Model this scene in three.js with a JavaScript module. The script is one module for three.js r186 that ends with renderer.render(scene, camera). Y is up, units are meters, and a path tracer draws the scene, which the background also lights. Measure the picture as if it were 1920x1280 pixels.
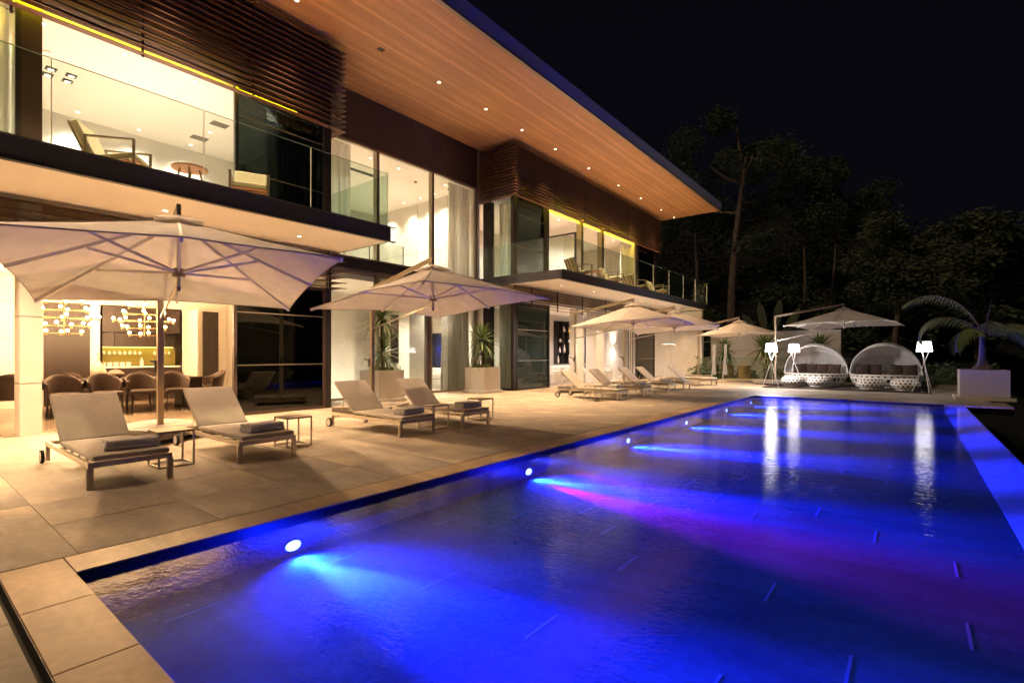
import * as THREE from 'three';
import { RoundedBoxGeometry } from 'three/addons/geometries/RoundedBoxGeometry.js';
import { mergeGeometries, mergeVertices } from 'three/addons/utils/BufferGeometryUtils.js';
import { RectAreaLightUniformsLib } from 'three/addons/lights/RectAreaLightUniformsLib.js';
RectAreaLightUniformsLib.init();

// ---------------------------------------------------------------- camera, sky, moon, exposure
const scene = new THREE.Scene();
const camera = new THREE.PerspectiveCamera(2 * Math.atan(640 / 945) * 180 / Math.PI, 1.5, 0.05, 900);
camera.position.set(0, 1.4, 0);
camera.lookAt(-0.622, 1.4, -0.783);
camera.setViewOffset(1920, 1280, 0, -24, 1920, 1280);
scene.add(camera);
const renderer = new THREE.WebGLRenderer({ antialias: true });
renderer.toneMapping = THREE.LinearToneMapping;
renderer.toneMappingExposure = 2.9;
renderer.shadowMap.enabled = true;
const skyPx = new Float32Array(64 * 32 * 4);
for (let j = 0; j < 32; j++) for (let i = 0; i < 64; i++) {
  const up = Math.max(0, (j + .5) / 32 - .5) * 2, o = (j * 64 + i) * 4, k = 1 - .35 * up;
  skyPx[o] = .00085 * k; skyPx[o + 1] = .00085 * k; skyPx[o + 2] = .0016 * k; skyPx[o + 3] = 1;
}
const sky = new THREE.DataTexture(skyPx, 64, 32, THREE.RGBAFormat, THREE.FloatType);
sky.mapping = THREE.EquirectangularReflectionMapping; sky.magFilter = THREE.LinearFilter; sky.needsUpdate = true;
scene.background = sky; scene.environment = sky; scene.environmentIntensity = 1;
const moon = new THREE.DirectionalLight(0xffe2c0, 0.2);
moon.position.set(-30, 60, 40); moon.target.position.set(0, 0, -30); moon.castShadow = true; moon.shadow.radius = 4;
Object.assign(moon.shadow.camera, { left: -60, right: 60, top: 60, bottom: -60, near: 1, far: 200 });
scene.add(moon, moon.target);

// ---------------------------------------------------------------- helpers
let seed = 7;
const rnd = () => { seed = (seed * 1664525 + 1013904223) >>> 0; return seed / 4294967296; };
const rr = (a, b) => a + (b - a) * rnd();
const V = (x, y, L) => new THREE.Vector3(x, y, -L);
const used = {};
const numbered = n => { const k = used[n] = (used[n] ?? -1) + 1; return k ? `${n}_${String(k).padStart(3, '0')}` : n; };
function boxUV(g) {                                   // uv in metres, by the direction each face looks in
  const p = g.attributes.position, n = g.attributes.normal, uv = new Float32Array(p.count * 2);
  for (let i = 0; i < p.count; i++) {
    const ax = Math.abs(n.getX(i)), ay = Math.abs(n.getY(i)), az = Math.abs(n.getZ(i));
    const [a, b] = ay >= ax && ay >= az ? [p.getX(i), p.getZ(i)] : ax >= az ? [p.getZ(i), p.getY(i)] : [p.getX(i), p.getY(i)];
    uv[2 * i] = a; uv[2 * i + 1] = b;
  }
  g.setAttribute('uv', new THREE.BufferAttribute(uv, 2)); return g;
}
const plain = g => { const h = g.index ? g.toNonIndexed() : g; for (const k of Object.keys(h.attributes)) if (!['position', 'normal', 'uv', 'color'].includes(k)) h.deleteAttribute(k); return h; };
const merge = a => { a = a.flat(9).map(plain); if (a.some(g => g.attributes.color) && a.some(g => !g.attributes.color)) a.forEach(g => g.deleteAttribute('color')); return a.length === 1 ? a[0] : mergeGeometries(a); };
function bx(x0, x1, y0, y1, l0, l1, bev = 0) {        // box between limits; l is distance away from the camera's side (-z)
  const w = x1 - x0, h = y1 - y0, d = l1 - l0;
  const g = bev ? new RoundedBoxGeometry(w, h, d, 1, Math.min(bev, w / 2.1, h / 2.1, d / 2.1)) : new THREE.BoxGeometry(w, h, d);
  return g.translate((x0 + x1) / 2, (y0 + y1) / 2, -(l0 + l1) / 2);
}
const rot = new THREE.Matrix4();
function bar(p, q, w, h = w, bev = 0) {               // box section from p to q
  const d = q.clone().sub(p), len = d.length(), g = bev ? new RoundedBoxGeometry(w, h, len, 1, bev) : new THREE.BoxGeometry(w, h, len);
  const up = Math.abs(d.y) > .99 * len ? new THREE.Vector3(1, 0, 0) : new THREE.Vector3(0, 1, 0);
  rot.lookAt(q, p, up); g.applyMatrix4(rot); return g.translate((p.x + q.x) / 2, (p.y + q.y) / 2, (p.z + q.z) / 2);
}
function rod(p, q, r0, r1 = r0, seg = 10) {
  const d = q.clone().sub(p), g = new THREE.CylinderGeometry(r1, r0, d.length(), seg);
  g.applyQuaternion(new THREE.Quaternion().setFromUnitVectors(new THREE.Vector3(0, 1, 0), d.clone().normalize()));
  return g.translate((p.x + q.x) / 2, (p.y + q.y) / 2, (p.z + q.z) / 2);
}
const cyl = (x, y0, y1, L, r, seg = 20, r1 = r) => new THREE.CylinderGeometry(r1, r, y1 - y0, seg).translate(x, (y0 + y1) / 2, -L);
function mesh(name, geo, mat, parent, label) {
  const g = Array.isArray(geo) ? merge(geo) : geo;
  if (!g.userData.uvd) { if (!g.userData.keepUV) boxUV(g); g.userData.uvd = true; }
  const m = new THREE.Mesh(g, mat); m.name = parent && parent !== scene ? name : numbered(name);
  m.castShadow = m.receiveShadow = true; (parent || scene).add(m);
  if (label) m.userData.label = label;
  return m;
}
function tag(o, label, category, group) { o.userData.label = label; o.userData.category = category; if (group) o.userData.group = group; return o; }
function thing(name, label, category, [x, y, L] = [0, 0, 0], turn = 0, group) {
  const o = new THREE.Group(); o.name = numbered(name); scene.add(o); o.position.set(x, y, -L); o.rotation.y = turn; return tag(o, label, category, group);
}
function copy(o, [x, y, L], turn, label) {
  const c = o.clone(); c.name = numbered(o.name.replace(/_\d{3}$/, '')); scene.add(c); c.position.set(x, y, -L); c.rotation.y = turn; if (label) c.userData = { ...o.userData, label }; return c;
}
const struct = o => { o.userData.kind = 'structure'; delete o.userData.category; return o; };
const sub = (name, parent) => { const g = new THREE.Group(); g.name = name; parent.add(g); return g; };

// ---------------------------------------------------------------- procedural textures
function lattice(s) { let q = s; const r = () => { q = (q * 1664525 + 1013904223) >>> 0; return q / 4294967296; }; return Float32Array.from({ length: 65536 }, r); }
const LAT = lattice(99), sm = t => t * t * (3 - 2 * t);
function vnoise(x, y, px, py) {                      // tileable value noise with period px, py
  const x0 = Math.floor(x), y0 = Math.floor(y), fx = sm(x - x0), fy = sm(y - y0), m = (a, b) => LAT[((((a % px) + px) % px) * 131 + (((b % py) + py) % py) * 977) & 65535];
  return (m(x0, y0) * (1 - fx) + m(x0 + 1, y0) * fx) * (1 - fy) + (m(x0, y0 + 1) * (1 - fx) + m(x0 + 1, y0 + 1) * fx) * fy;
}
function fbm(u, v, fx, fy, oct = 5, gain = .5) { let s = 0, a = 1, t = 0; for (let o = 0; o < oct; o++) { s += a * vnoise(u * fx, v * fy, fx, fy); t += a; a *= gain; fx *= 2; fy *= 2; } return s / t; }
function tex(n, fn, size, srgb = true) {             // size: metres that one repeat covers
  const d = new Uint8Array(n * n * 4);
  for (let j = 0; j < n; j++) for (let i = 0; i < n; i++) {
    const c = fn(i / n, j / n), o = (j * n + i) * 4;
    for (let k = 0; k < 3; k++) d[o + k] = Math.max(0, Math.min(255, 255 * (c.length ? c[k] : c)));
    d[o + 3] = 255;
  }
  const t = new THREE.DataTexture(d, n, n); t.wrapS = t.wrapT = THREE.RepeatWrapping; t.magFilter = THREE.LinearFilter;
  if (srgb) t.colorSpace = THREE.SRGBColorSpace;
  const [sx, sy] = Array.isArray(size) ? size : [size, size]; t.repeat.set(1 / sx, 1 / sy); t.needsUpdate = true; return t;
}
const stoneT = tex(512, (u, v) => {
  const a = fbm(u, v, 3, 4, 6), b = fbm(u + .37, v, 2, 24, 4), c = fbm(u, v, 60, 60, 2), k = .78 + .16 * (a - .5) * 2 + .16 * (b - .5) + .10 * (c - .5);
  return [k * 1.04, k, k * (.94 - .10 * (a - .5))];
}, 2.3);
const stoneB = tex(512, (u, v) => .5 + .5 * (fbm(u, v, 40, 60, 4) - .5), 1.1, false);
const stoneR = tex(256, (u, v) => .5 + .9 * (fbm(u, v, 4, 6, 5) - .5), 1.7, false);
const woodT = tex(512, (u, v) => { const g = fbm(u, v, 40, 2, 4), h = fbm(u, v, 5, 1, 3), k = .84 + .2 * (g - .5) + .14 * (h - .5); return [k * 1.03, k * .98, k * .93]; }, [.8, 3]);
const plasterT = tex(256, (u, v) => { const k = .93 + .1 * (fbm(u, v, 4, 4, 6) - .5); return [k, k, k]; }, 2);
const weaveT = tex(128, (u, v) => .5 + .25 * Math.sin(u * 2 * Math.PI * 24) * Math.sin(v * 2 * Math.PI * 24) + .2 * (fbm(u, v, 16, 16, 2) - .5), .08, false);
const clothT = tex(256, (u, v) => { const k = .9 + .16 * (fbm(u, v, 5, 5, 5) - .5) + .05 * (vnoise(u * 128, v * 128, 128, 128) - .5); return [k, k, k]; }, .9);
const barkT = tex(256, (u, v) => { const k = .7 + .6 * (fbm(u, v, 14, 3, 4) - .5); return [k, k * .96, k * .9]; }, [.5, 1]);
const waterB = tex(1024, (u, v) => .5 + .8 * (fbm(u, v, 22, 40, 3, .6) - .5) + .3 * (fbm(u + .5, v + .3, 90, 120, 2) - .5), [1.9, 1.5], false);
const holesT = tex(256, (u, v) => { const r = Math.floor(v * 4), x = ((u * 4 + (r % 2) * .5) % 1) - .5, y = (v * 4) % 1 - .5; return Math.hypot(x / .27, y / .30) < 1 ? 0 : 1; }, [1, 1], false);
const foldB = tex(256, (u, v) => .5 + .8 * (fbm(u, v, 3, 4, 4, .45) - .5), 1.3, false);
const brushT = tex(256, (u, v) => .5 + .6 * (fbm(u, v, 2, 90, 3) - .5), .4, false);

// ---------------------------------------------------------------- materials (linear, real-world base colours)
const C = (r, g, b) => new THREE.Color().setRGB(r, g, b);
const S = (c, o = {}) => new THREE.MeshStandardMaterial({ color: C(...c), roughness: .7, ...o });
const Ph = (c, o = {}) => new THREE.MeshPhysicalMaterial({ color: C(...c), roughness: .7, ...o });
const M = {};
M.slab = [0, 1, 2, 3].map(i => S([[.58, .525, .455], [.56, .505, .435], [.60, .54, .465], [.57, .52, .455]][i], { map: stoneT, bumpMap: stoneB, bumpScale: .0006, roughness: .62 }));
M.slabBed = S([.26, .22, .18], { roughness: .9 });
M.coping = [0, 1].map(i => S(i ? [.70, .52, .34] : [.66, .495, .33], { map: stoneT, bumpMap: stoneB, bumpScale: .0008, roughness: .45, roughnessMap: null }));
M.inside = S([.56, .47, .38], { map: stoneT, roughness: .16 });
M.paleFloor = S([.68, .62, .54], { map: stoneT, roughness: .4 });
M.plaster = S([.78, .73, .66], { map: plasterT, roughness: .85 });
M.panel = S([.76, .72, .65], { map: plasterT, roughness: .6 });
M.ceil = S([.82, .78, .72], { roughness: .95 });
M.joint = S([.2, .17, .14], { roughness: .95 });
M.dark = S([.030, .026, .026], { roughness: .45, metalness: .2 });
M.fascia = S([.055, .055, .068], { roughness: .45 });
M.roofEdge = S([.36, .36, .44], { roughness: .45 });
M.brown = S([.070, .042, .034], { roughness: .55, map: clothT });
M.slat = S([.15, .072, .046], { roughness: .6, map: woodT });
M.wood = S([.73, .43, .20], { roughness: .55, map: woodT, vertexColors: true });
M.walnut = S([.034, .020, .017], { map: woodT, roughness: .4 });
M.steel = S([.62, .57, .50], { metalness: 1, roughness: .32, roughnessMap: null, bumpMap: brushT, bumpScale: .0002 });
M.glassEdge = S([.20, .26, .22], { roughness: .2 });
M.paleMetal = S([.62, .58, .52], { roughness: .35 });
M.chrome = S([.75, .73, .7], { metalness: 1, roughness: .12 });
M.bronze = S([.33, .27, .2], { metalness: .8, roughness: .4 });
M.sling = S([.60, .54, .47], { map: clothT, bumpMap: foldB, bumpScale: .005, roughness: .85 });
M.canopy = Ph([.62, .55, .48], { map: clothT, bumpMap: foldB, bumpScale: .012, roughness: 1, transmission: .3, thickness: 0, side: THREE.DoubleSide });
M.white = S([.84, .82, .80], { map: clothT, roughness: .95 });
M.concrete = S([.42, .39, .36], { map: stoneT, bumpMap: stoneB, bumpScale: .001, roughness: .85 });
M.planter = S([.60, .55, .49], { map: plasterT, roughness: .55 });
M.rubber = S([.02, .02, .02], { roughness: .8 });
M.hubcap = S([.65, .63, .6], { roughness: .5 });
M.leather = S([.055, .032, .024], { roughness: .5, bumpMap: stoneB, bumpScale: .0006 });
M.cushion = S([.052, .028, .021], { roughness: .95, map: clothT, bumpMap: weaveT, bumpScale: .001 });
M.sofa = S([.70, .66, .6], { roughness: .95, map: clothT });
M.khaki = S([.34, .31, .22], { roughness: .95, map: clothT });
M.teak = S([.36, .17, .085], { map: woodT, roughness: .55 });
M.black = S([.012, .011, .011], { roughness: .35 });
M.curtain = Ph([.72, .68, .6], { roughness: 1, transmission: .5, thickness: 0, side: THREE.DoubleSide });
M.heavy = Ph([.36, .33, .28], { roughness: 1, transmission: .2, thickness: 0, side: THREE.DoubleSide });
M.hood = Ph([.86, .81, .80], { map: clothT, bumpMap: foldB, bumpScale: .012, roughness: 1, transmission: .38, thickness: 0, side: THREE.DoubleSide });
M.wicker = S([.66, .62, .57], { roughness: .6 });
M.wickerCut = S([.66, .62, .57], { roughness: .6, alphaMap: holesT, alphaTest: .5, side: THREE.DoubleSide });
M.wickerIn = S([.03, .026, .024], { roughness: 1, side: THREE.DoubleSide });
M.leaf = Ph([.12, .19, .055], { roughness: .5, transmission: .25, thickness: 0, side: THREE.DoubleSide });
M.leafPale = Ph([.22, .27, .06], { roughness: .5, transmission: .25, thickness: 0, side: THREE.DoubleSide });
M.tree1 = Ph([.060, .085, .034], { roughness: .7, transmission: .25, thickness: 0, side: THREE.DoubleSide });
M.tree2 = Ph([.085, .105, .045], { roughness: .7, transmission: .25, thickness: 0, side: THREE.DoubleSide });
M.treeFar = Ph([.028, .034, .018], { roughness: .9, side: THREE.DoubleSide });
M.bark = S([.20, .155, .12], { map: barkT, roughness: .95 });
M.barkPale = S([.30, .24, .19], { map: barkT, roughness: .9 });
M.soil = S([.05, .04, .03], { roughness: 1 });
M.ground = S([.012, .013, .009], { map: plasterT, roughness: 1 });
const pane = (c, o = {}) => Ph(c, { roughness: 0, transmission: 1, thickness: 0, ior: 1.5, side: THREE.DoubleSide, ...o });
M.glass = pane([.93, .96, .94]);
M.rail = pane([.86, .925, .89]);
M.dim = pane([.20, .235, .225]);
M.dusk = pane([.055, .06, .055]);
M.clear = Ph([.9, .9, .88], { roughness: .2, transmission: .6, thickness: 0, side: THREE.DoubleSide });
M.glow = (r, g, b) => S([.8, .8, .8], { emissive: C(r * .4, g * .4, b * .4) });
M.bulb = M.glow(16, 11, 5.5);
M.lens = M.glow(7, 5.6, 4.0);
M.shade = M.glow(6.5, 6.2, 6.4);
M.poolTile = Ph([.034, .12, .52], { roughness: 1, specularIntensity: 0, map: stoneT });
M.inlay = Ph([.06, .14, .62], { roughness: 1, specularIntensity: 0 });
M.poolWall = Ph([.06, .10, .30], { roughness: 1, specularIntensity: .2, map: stoneT });
M.weir = Ph([.12, .19, .46], { roughness: .8, specularIntensity: .3, map: stoneT });
M.water = Ph([.86, .92, .98], { roughness: .07, transmission: 1, thickness: 0, ior: 1.33, bumpMap: waterB, bumpScale: .0024, side: THREE.DoubleSide });

// ---------------------------------------------------------------- lamps
const WARM = [1, .65, .36], SOFT = [1, .85, .74], HALL = [1, .86, .70], AMBER = [1, .61, .29];
function spot(p, t, c, I, deg = 55, pen = .7, r = 5) {
  const s = new THREE.SpotLight(C(...c), I, 0, deg * Math.PI / 180, pen, 2); s.position.copy(p); s.target.position.copy(t); s.castShadow = true; s.shadow.radius = r; scene.add(s, s.target); return s;
}
function point(p, c, I, r = 2) { const s = new THREE.PointLight(C(...c), I, 0, 2); s.position.copy(p); s.castShadow = true; s.shadow.radius = r; scene.add(s); return s; }
const ringG = new THREE.TorusGeometry(.058, .012, 6, 20).rotateX(Math.PI / 2), lensG = new THREE.CircleGeometry(.047, 20).rotateX(Math.PI / 2);
function downlight(parent, x, y, L, c, I, deg = 58, pen = .8, aim) {
  const d = sub('downlight', parent); d.position.set(x, y, -L);
  mesh('trim', ringG, M.chrome, d); mesh('lens', lensG, M.lens, d).position.y = -.006;
  if (I) spot(V(x, y - .03, L), aim || V(x, y - 3, L), c, I, deg, pen);
  return d;
}

// ================================================================ GROUND AND TERRACE
{
  const n = 110, g = new THREE.PlaneGeometry(400, 400, n, n).rotateX(-Math.PI / 2), p = g.attributes.position;
  for (let i = 0; i < p.count; i++) {
    const x = p.getX(i) - 20, L = -p.getZ(i) + 60; p.setX(i, x); p.setZ(i, -L);
    const back = Math.max(0, L - 36), right = Math.max(0, x - 3.5);
    let y = -1.9 + 1.65 * sm(Math.min(1, Math.max(0, (L - 26) / 5))) * (x < 1.5 ? 1 : 0) - Math.min(7, right * .55);
    if (L > 34) y += Math.min(26, back * .20 + .004 * back * back) * Math.max(.12, Math.min(1, (34 - x) / 45));
    if (back > 2) y += .8 * (fbm((x + 200) / 400, (L + 200) / 400, 24, 24, 3) - .5) * Math.min(1, back / 12);
    p.setY(i, y);
  }
  g.computeVertexNormals(); struct(tag(mesh('ground', g, M.ground), 'dark hillside ground rising behind the villa'));
}
const terrace = struct(thing('terrace', 'warm beige stone slab terrace between house and pool'));
mesh('slab_bed', [bx(-11.94, -4.661, -.25, -.032, -3, 30.4), bx(-4.66, 2.15, -.25, -.032, 18.98, 30.4), bx(-4.66, 1.9, -.25, -.032, -3, .425)], M.slabBed, terrace);
{
  const W = .9165, G = .93, far = [], geos = [];
  for (let k = 0; k < 5; k++) { const g = new RoundedBoxGeometry(W - .004, .034, G - .004, 1, .0015).translate(rr(-9, 9), 0, rr(-9, 9)); boxUV(g); g.userData.uvd = true; geos.push(g); }
  geos.forEach(g => { g.computeBoundingBox(); const c = g.boundingBox.getCenter(new THREE.Vector3()); g.translate(-c.x, 0, -c.z); });
  const cells = [];
  for (let i = 0; i < 8; i++) for (let j = -3; j < 33; j++) cells.push([-11.92 + W * (i + .5) - .0, .88 + G * (j + .5)]);
  for (let i = 0; i < 7; i++) for (let j = 0; j < 12; j++) cells.push([-4.62 + W * (i + .5), 19.0 + G * (j + .5)]);
  for (let i = 0; i < 7; i++) for (let j = -1; j < 1; j++) cells.push([-4.586 + W * (i + .5), .425 + G * (j - .5)]);
  let count = 0;
  for (const [x, L] of cells) {
    if (x > -4.7 && x < -4.4 && L > .9 && L < 19) continue;
    const k = Math.floor(rnd() * 5), t = Math.floor(rnd() * 4), y = -.016 + rr(-.0012, .0012);
    if (L < 19 && count < 290) { const m = mesh('paving_slab', geos[k], M.slab[t], terrace); m.position.set(x, y, -L); if (rnd() < .5) m.rotation.y = Math.PI; count++; }
    else far.push(geos[k].clone().translate(x, y, -L));
  }
  const f = mesh('far_paving_slabs', far, M.slab[0], terrace); f.userData.kind = 'stuff';
}
// pool coping with a drain slot outside it
const coping = struct(thing('pool_coping', 'honed stone coping round the pool edge'));
{
  const piece = (x0, x1, l0, l1) => mesh('coping_slab', bx(x0, x1, -.05, .006, l0, l1, .003), M.coping[Math.floor(rnd() * 2)], coping);
  for (let L = .79, k = 0; L < 18.5; L += 1.49, k++) piece(-4.56, -4.2, L + .003, Math.min(18.5, L + 1.487));
  for (let X = -4.56; X < 1.2; X += .82) piece(X + .003, Math.min(1.15, X + .817), .47, .787);
  for (let X = -4.56; X < 1.9; X += 1.2) piece(X + .003, Math.min(2.1, X + 1.197), 18.503, 18.86);
  mesh('drain_slot', [bx(-4.655, -4.562, -.12, -.075, .43, 18.9), bx(-4.655, 1.15, -.12, -.075, .427, .465), bx(-4.56, 2.1, -.12, -.075, 18.865, 18.985)], M.black, coping);
  mesh('drain_channel', [bx(-4.566, -4.5625, -.08, .002, .47, 18.86), bx(-4.57, 1.15, -.08, .002, .4635, .4675)], M.dark, coping);
}
// ================================================================ POOL
const pool = struct(thing('pool', 'long infinity pool lined with dark tiles and blue underwater lamps'));
{
  const FL = -.33, fy = x => FL + (x + 4.2) * .037;
  { const g = bx(-4.2, .7, FL - .3, FL, .79, 18.5), p = g.attributes.position; for (let i = 0; i < p.count; i++) p.setY(i, p.getY(i) + (p.getX(i) + 4.2) * .037); g.computeVertexNormals(); mesh('pool_floor', g, M.poolTile, pool); }
  mesh('pool_wall', [bx(-4.5, -4.2, FL - .3, -.052, .79, 18.5), bx(-4.5, 1.15, FL - .3, -.052, .5, .788), bx(-4.5, 1.15, FL - .3, -.052, 18.502, 18.84)], M.poolWall, pool);
  mesh('pool_rim', [bx(-4.202, -4.196, -.2, -.004, .79, 18.5), bx(-4.2, .7, -.16, -.004, 18.494, 18.5)], M.black, pool);
  // overflow wall on the far side: a sloping top just under the water
  const w = new THREE.Shape([[0, FL - .3], [.46, -3.6], [.46, -.054], [.44, -.05], [.0, -.145]].map(p => new THREE.Vector2(...p)));
  mesh('overflow_wall', new THREE.ExtrudeGeometry(w, { depth: 17.72, bevelEnabled: false }).translate(.7, 0, -18.51), M.weir, pool);
  const inlay = bx(-.008, .008, -.004, .0005, -.17, .17);
  for (let i = 0; i < 9; i++) for (let j = 0; j < 15; j++) {
    if (rnd() < .42) continue;
    const m = mesh('floor_inlay', inlay, M.inlay, pool); m.rotation.z = .037; m.position.set(-3.75 + .5 * i, fy(-3.75 + .5 * i), -(1.4 + 1.15 * j + (i % 2) * .55 + rr(-.1, .1)));
  }
  for (const [x, w2] of [[-3.0, .22], [-1.75, .22]]) mesh('skimmer', bx(x, x + w2, -.05, .012, 18.47, 18.6, .003), M.black, pool);
  const lampG = new THREE.CylinderGeometry(.062, .062, .03, 24).rotateZ(Math.PI / 2).scale(1, .62, 1), rimG = new THREE.TorusGeometry(.075, .012, 8, 28).rotateY(Math.PI / 2).scale(1, .62, 1);
  const lampM = M.glow(1.2, 2.2, 9);
  [[2.23, -.25], [5.64, -.235], [8.78, -.225], [11.9, -.22], [15.2, -.215], [18.0, -.21]].forEach(([L, y], i) => {
    const l = sub('underwater_lamp', pool); l.position.set(-4.19, y, -L);
    mesh('lens', lampG, lampM, l); mesh('rim', rimG, M.chrome, l);
    spot(V(-4.155, y, L), V(-1.0, y - .02, L), [.014, .045, 1], 95, 46, 1, 2.2);
    spot(V(-4.15, y, L), V(.7, fy(.7) + .05, L), [.03, .045, 1], 1050, 16, 1, 2.2);
    if (i === 1) spot(V(-4.15, y + .01, L - .06), V(.7, fy(.7) + .05, 4.3), [1, .0, .3], 950, 11, 1, 2.2);
    spot(V(-4.15, y, L), V(.7, y + .9, L), [.03, .045, 1], i > 3 ? 38 : 45, 70, 1, 2.2);
  });
  [[-.9, .8, -.28], [.25, .8, -.24]].forEach(([x, L, y], i) => {
    const l = sub('underwater_lamp', pool); l.position.set(x, y, -L); l.rotation.y = -Math.PI / 2;
    mesh('lens', lampG, i ? M.glow(8, .5, 4) : lampM, l); mesh('rim', rimG, M.chrome, l);
    spot(V(x, y, L + .04), V(i ? .66 : -1.5, i ? -.15 : -.3, i ? 5.2 : 3), i ? [1, .01, .12] : [.012, .05, 1], i ? 170 : 40, i ? 12 : 45, 1, 2.2);
  });
}
{
  const g = new THREE.PlaneGeometry(5.34, 17.71).rotateX(-Math.PI / 2).translate(-1.53, -.042, -9.645);
  struct(tag(mesh('water', g, M.water), 'still pool water lit blue from below'));
}

// ================================================================ THE HOUSE
const house = tag(new THREE.Group(), 'two storey modern villa with timber soffit, louvres and lit glass rooms', 'house'); house.name = 'house'; scene.add(house);
const H = (name, geo, mat, label) => mesh(name, geo, mat, house, label);
// shell
H('interior_floor', [bx(-20.5, -11.945, -.25, .004, -4, 7.42), bx(-20.5, -13.58, -.25, .006, 7.42, 15.1), bx(-15.2, -11.945, -.25, .004, 15.1, 31)], M.inside);
H('terrace_step', bx(-13.58, -11.945, -.25, -.004, 7.42, 15.1), M.slab[1]);
H('wall', [bx(-18.6, -18.2, .004, 3.4, -4, 4.0), bx(-18.6, -18.2, .004, 3.4, 5.98, 7.36), bx(-18.6, -18.2, 2.81, 3.4, 4.0, 5.98)], M.panel);
H('wall', bx(-20.5, -18.6, 0, 9.6, -4.2, -4), M.plaster);
H('wall', bx(-18.6, -12, 0, 9.6, -4.3, -4.02), M.plaster);
H('wall', bx(-20.4, -13.6, .006, 9.6, 7.37, 7.52), M.panel);
H('wall', bx(-13.598, -12.02, .0, 9.6, 7.3, 7.45), M.dark);
H('wall', bx(-20.4, -20.2, .006, 9.6, 7.53, 14.9), M.panel);
H('wall', bx(-20.2, -13.65, .006, 9.6, 14.9, 15.08), M.panel);
H('wall', bx(-15.1, -14.8, .004, 3.5, 15.3, 31), M.panel);
H('wall', bx(-16.95, -16.8, 4.38, 7.6, -4, 7.3), M.panel);
H('wall', bx(-16.7, -16.5, 4.38, 7.6, 15.2, 29), M.panel);
H('wall', bx(-16.5, -12.05, 4.38, 7.6, 26.0, 26.2), M.panel);
H('wall', bx(-14.5, -12.4, 4.38, 7.05, 20.35, 20.5), M.panel);
H('wall_edge', bx(-14.55, -12.3, 7.05, 7.12, 20.3, 20.55), M.dark);
H('wall_edge', bx(-12.4, -12.3, 4.38, 7.05, 20.3, 20.55), M.dark);
H('wall', bx(-15.1, -9.95, .004, 4.02, 31.0, 31.3), M.panel, 'plain pale end wall under the far balcony');
H('wall_joint', [bx(-11.9, -11.89, .1, 3.9, 30.994, 31), bx(-14, -10, 2.0, 2.01, 30.994, 31), bx(-14, -10, 3.05, 3.06, 30.994, 31)], M.joint);
H('ceiling', bx(-18.6, -12.02, 3.4, 3.55, -4, 7.36), M.ceil);
H('ceiling', bx(-16.8, -12.1, 7.45, 7.6, -4, 7.3), M.ceil);
H('ceiling', bx(-20.2, -13.68, 8.05, 8.2, 7.52, 14.9), M.ceil);
H('ceiling', bx(-20.2, -13.7, 3.75, 3.9, 7.52, 14.9), M.ceil);
H('ceiling', bx(-14.8, -12.02, 3.48, 3.6, 15.2, 31), M.ceil);
H('ceiling', bx(-16.5, -12.1, 7.45, 7.6, 15.2, 29), M.ceil);
H('upper_floor', [bx(-18.6, -12.0, 3.56, 4.375, -4, 7.36), bx(-20.2, -13.7, 3.91, 4.36, 7.52, 14.9), bx(-16.8, -12.0, 3.61, 4.375, 15.2, 31)], M.inside);
H('wall_joint', [bx(-20, -13.7, 5.9, 5.908, 14.894, 14.9), bx(-20, -13.7, 6.95, 6.958, 14.894, 14.9), bx(-15.3, -15.29, 4.4, 8.05, 14.894, 14.9), bx(-17.2, -17.19, 4.4, 8.05, 14.894, 14.9), bx(-20, -13.7, 2.1, 2.11, 14.894, 14.9), bx(-20.196, -20.19, 2.1, 2.11, 7.5, 14.9)], M.joint);
H('wall_joint', [bx(-18.2, -18.195, 1.83, 1.838, -4, 2.7), bx(-18.2, -18.195, 2.75, 2.76, -4, 2.7), bx(-18.2, -18.195, 1.55, 1.558, 6.1, 7.3)], M.joint);
// dark outer cladding behind the louvres, spandrels
for (const q of [[-12.3, -12.06, 7.78, 9.56, -4, 7.3], [-12.3, -12.06, 7.78, 9.56, 15.2, 28.8], [-13.56, -12.3, 7.78, 9.56, 15.2, 15.35], [-13.56, -13.1, .0, 7.78, 15.2, 15.35], [-16.5, -12.06, 4.38, 9.56, 28.8, 29], [-12.3, -12.03, 4.38, 7.78, 26.42, 26.5]]) H('cladding', bx(...q), M.dark);
for (const [a, b] of [[7.46, 10.18], [10.186, 13.0], [13.006, 14.88]]) H('spandrel_panel', bx(-13.75, -13.6, 8.05, 9.56, a, b), M.brown, 'dark bronze cladding panel above the hall windows');
H('spandrel_panel', bx(-13.75, -13.56, 4.06, 4.36, 7.46, 15.19), M.dark);
// columns and posts
H('column', bx(-12.45, -11.9, .0, 4.02, 1.5, 1.78, .006), M.panel, 'pale stone clad column at the dining room');
H('column_joint', [bx(-12.455, -11.896, .9, .906, 1.495, 1.785), bx(-12.455, -11.896, 2.05, 2.056, 1.495, 1.785), bx(-12.455, -11.896, 3.2, 3.206, 1.495, 1.785)], M.joint);
H('post', bx(-12.4, -12.0, 4.38, 7.75, 1.53, 1.8), M.brown);
H('post', bx(-12.35, -12.0, .004, 3.5, 19.8, 20.44, .005), M.panel);
H('column', bx(-12.6, -12.0, .004, 3.5, 21.72, 22.5, .005), M.panel, 'pale broad column between the far doors');
H('post', bx(-12.25, -12.0, 4.38, 7.75, 20.26, 20.46), M.bronze); H('post', bx(-12.25, -12.0, 4.38, 7.75, 22.24, 22.47), M.bronze);
H('post', bx(-12.25, -12.0, 4.38, 7.75, 17.36, 17.64), M.dark); H('post', bx(-12.2, -12.0, 4.38, 7.75, 26.08, 26.4), M.bronze);
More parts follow.
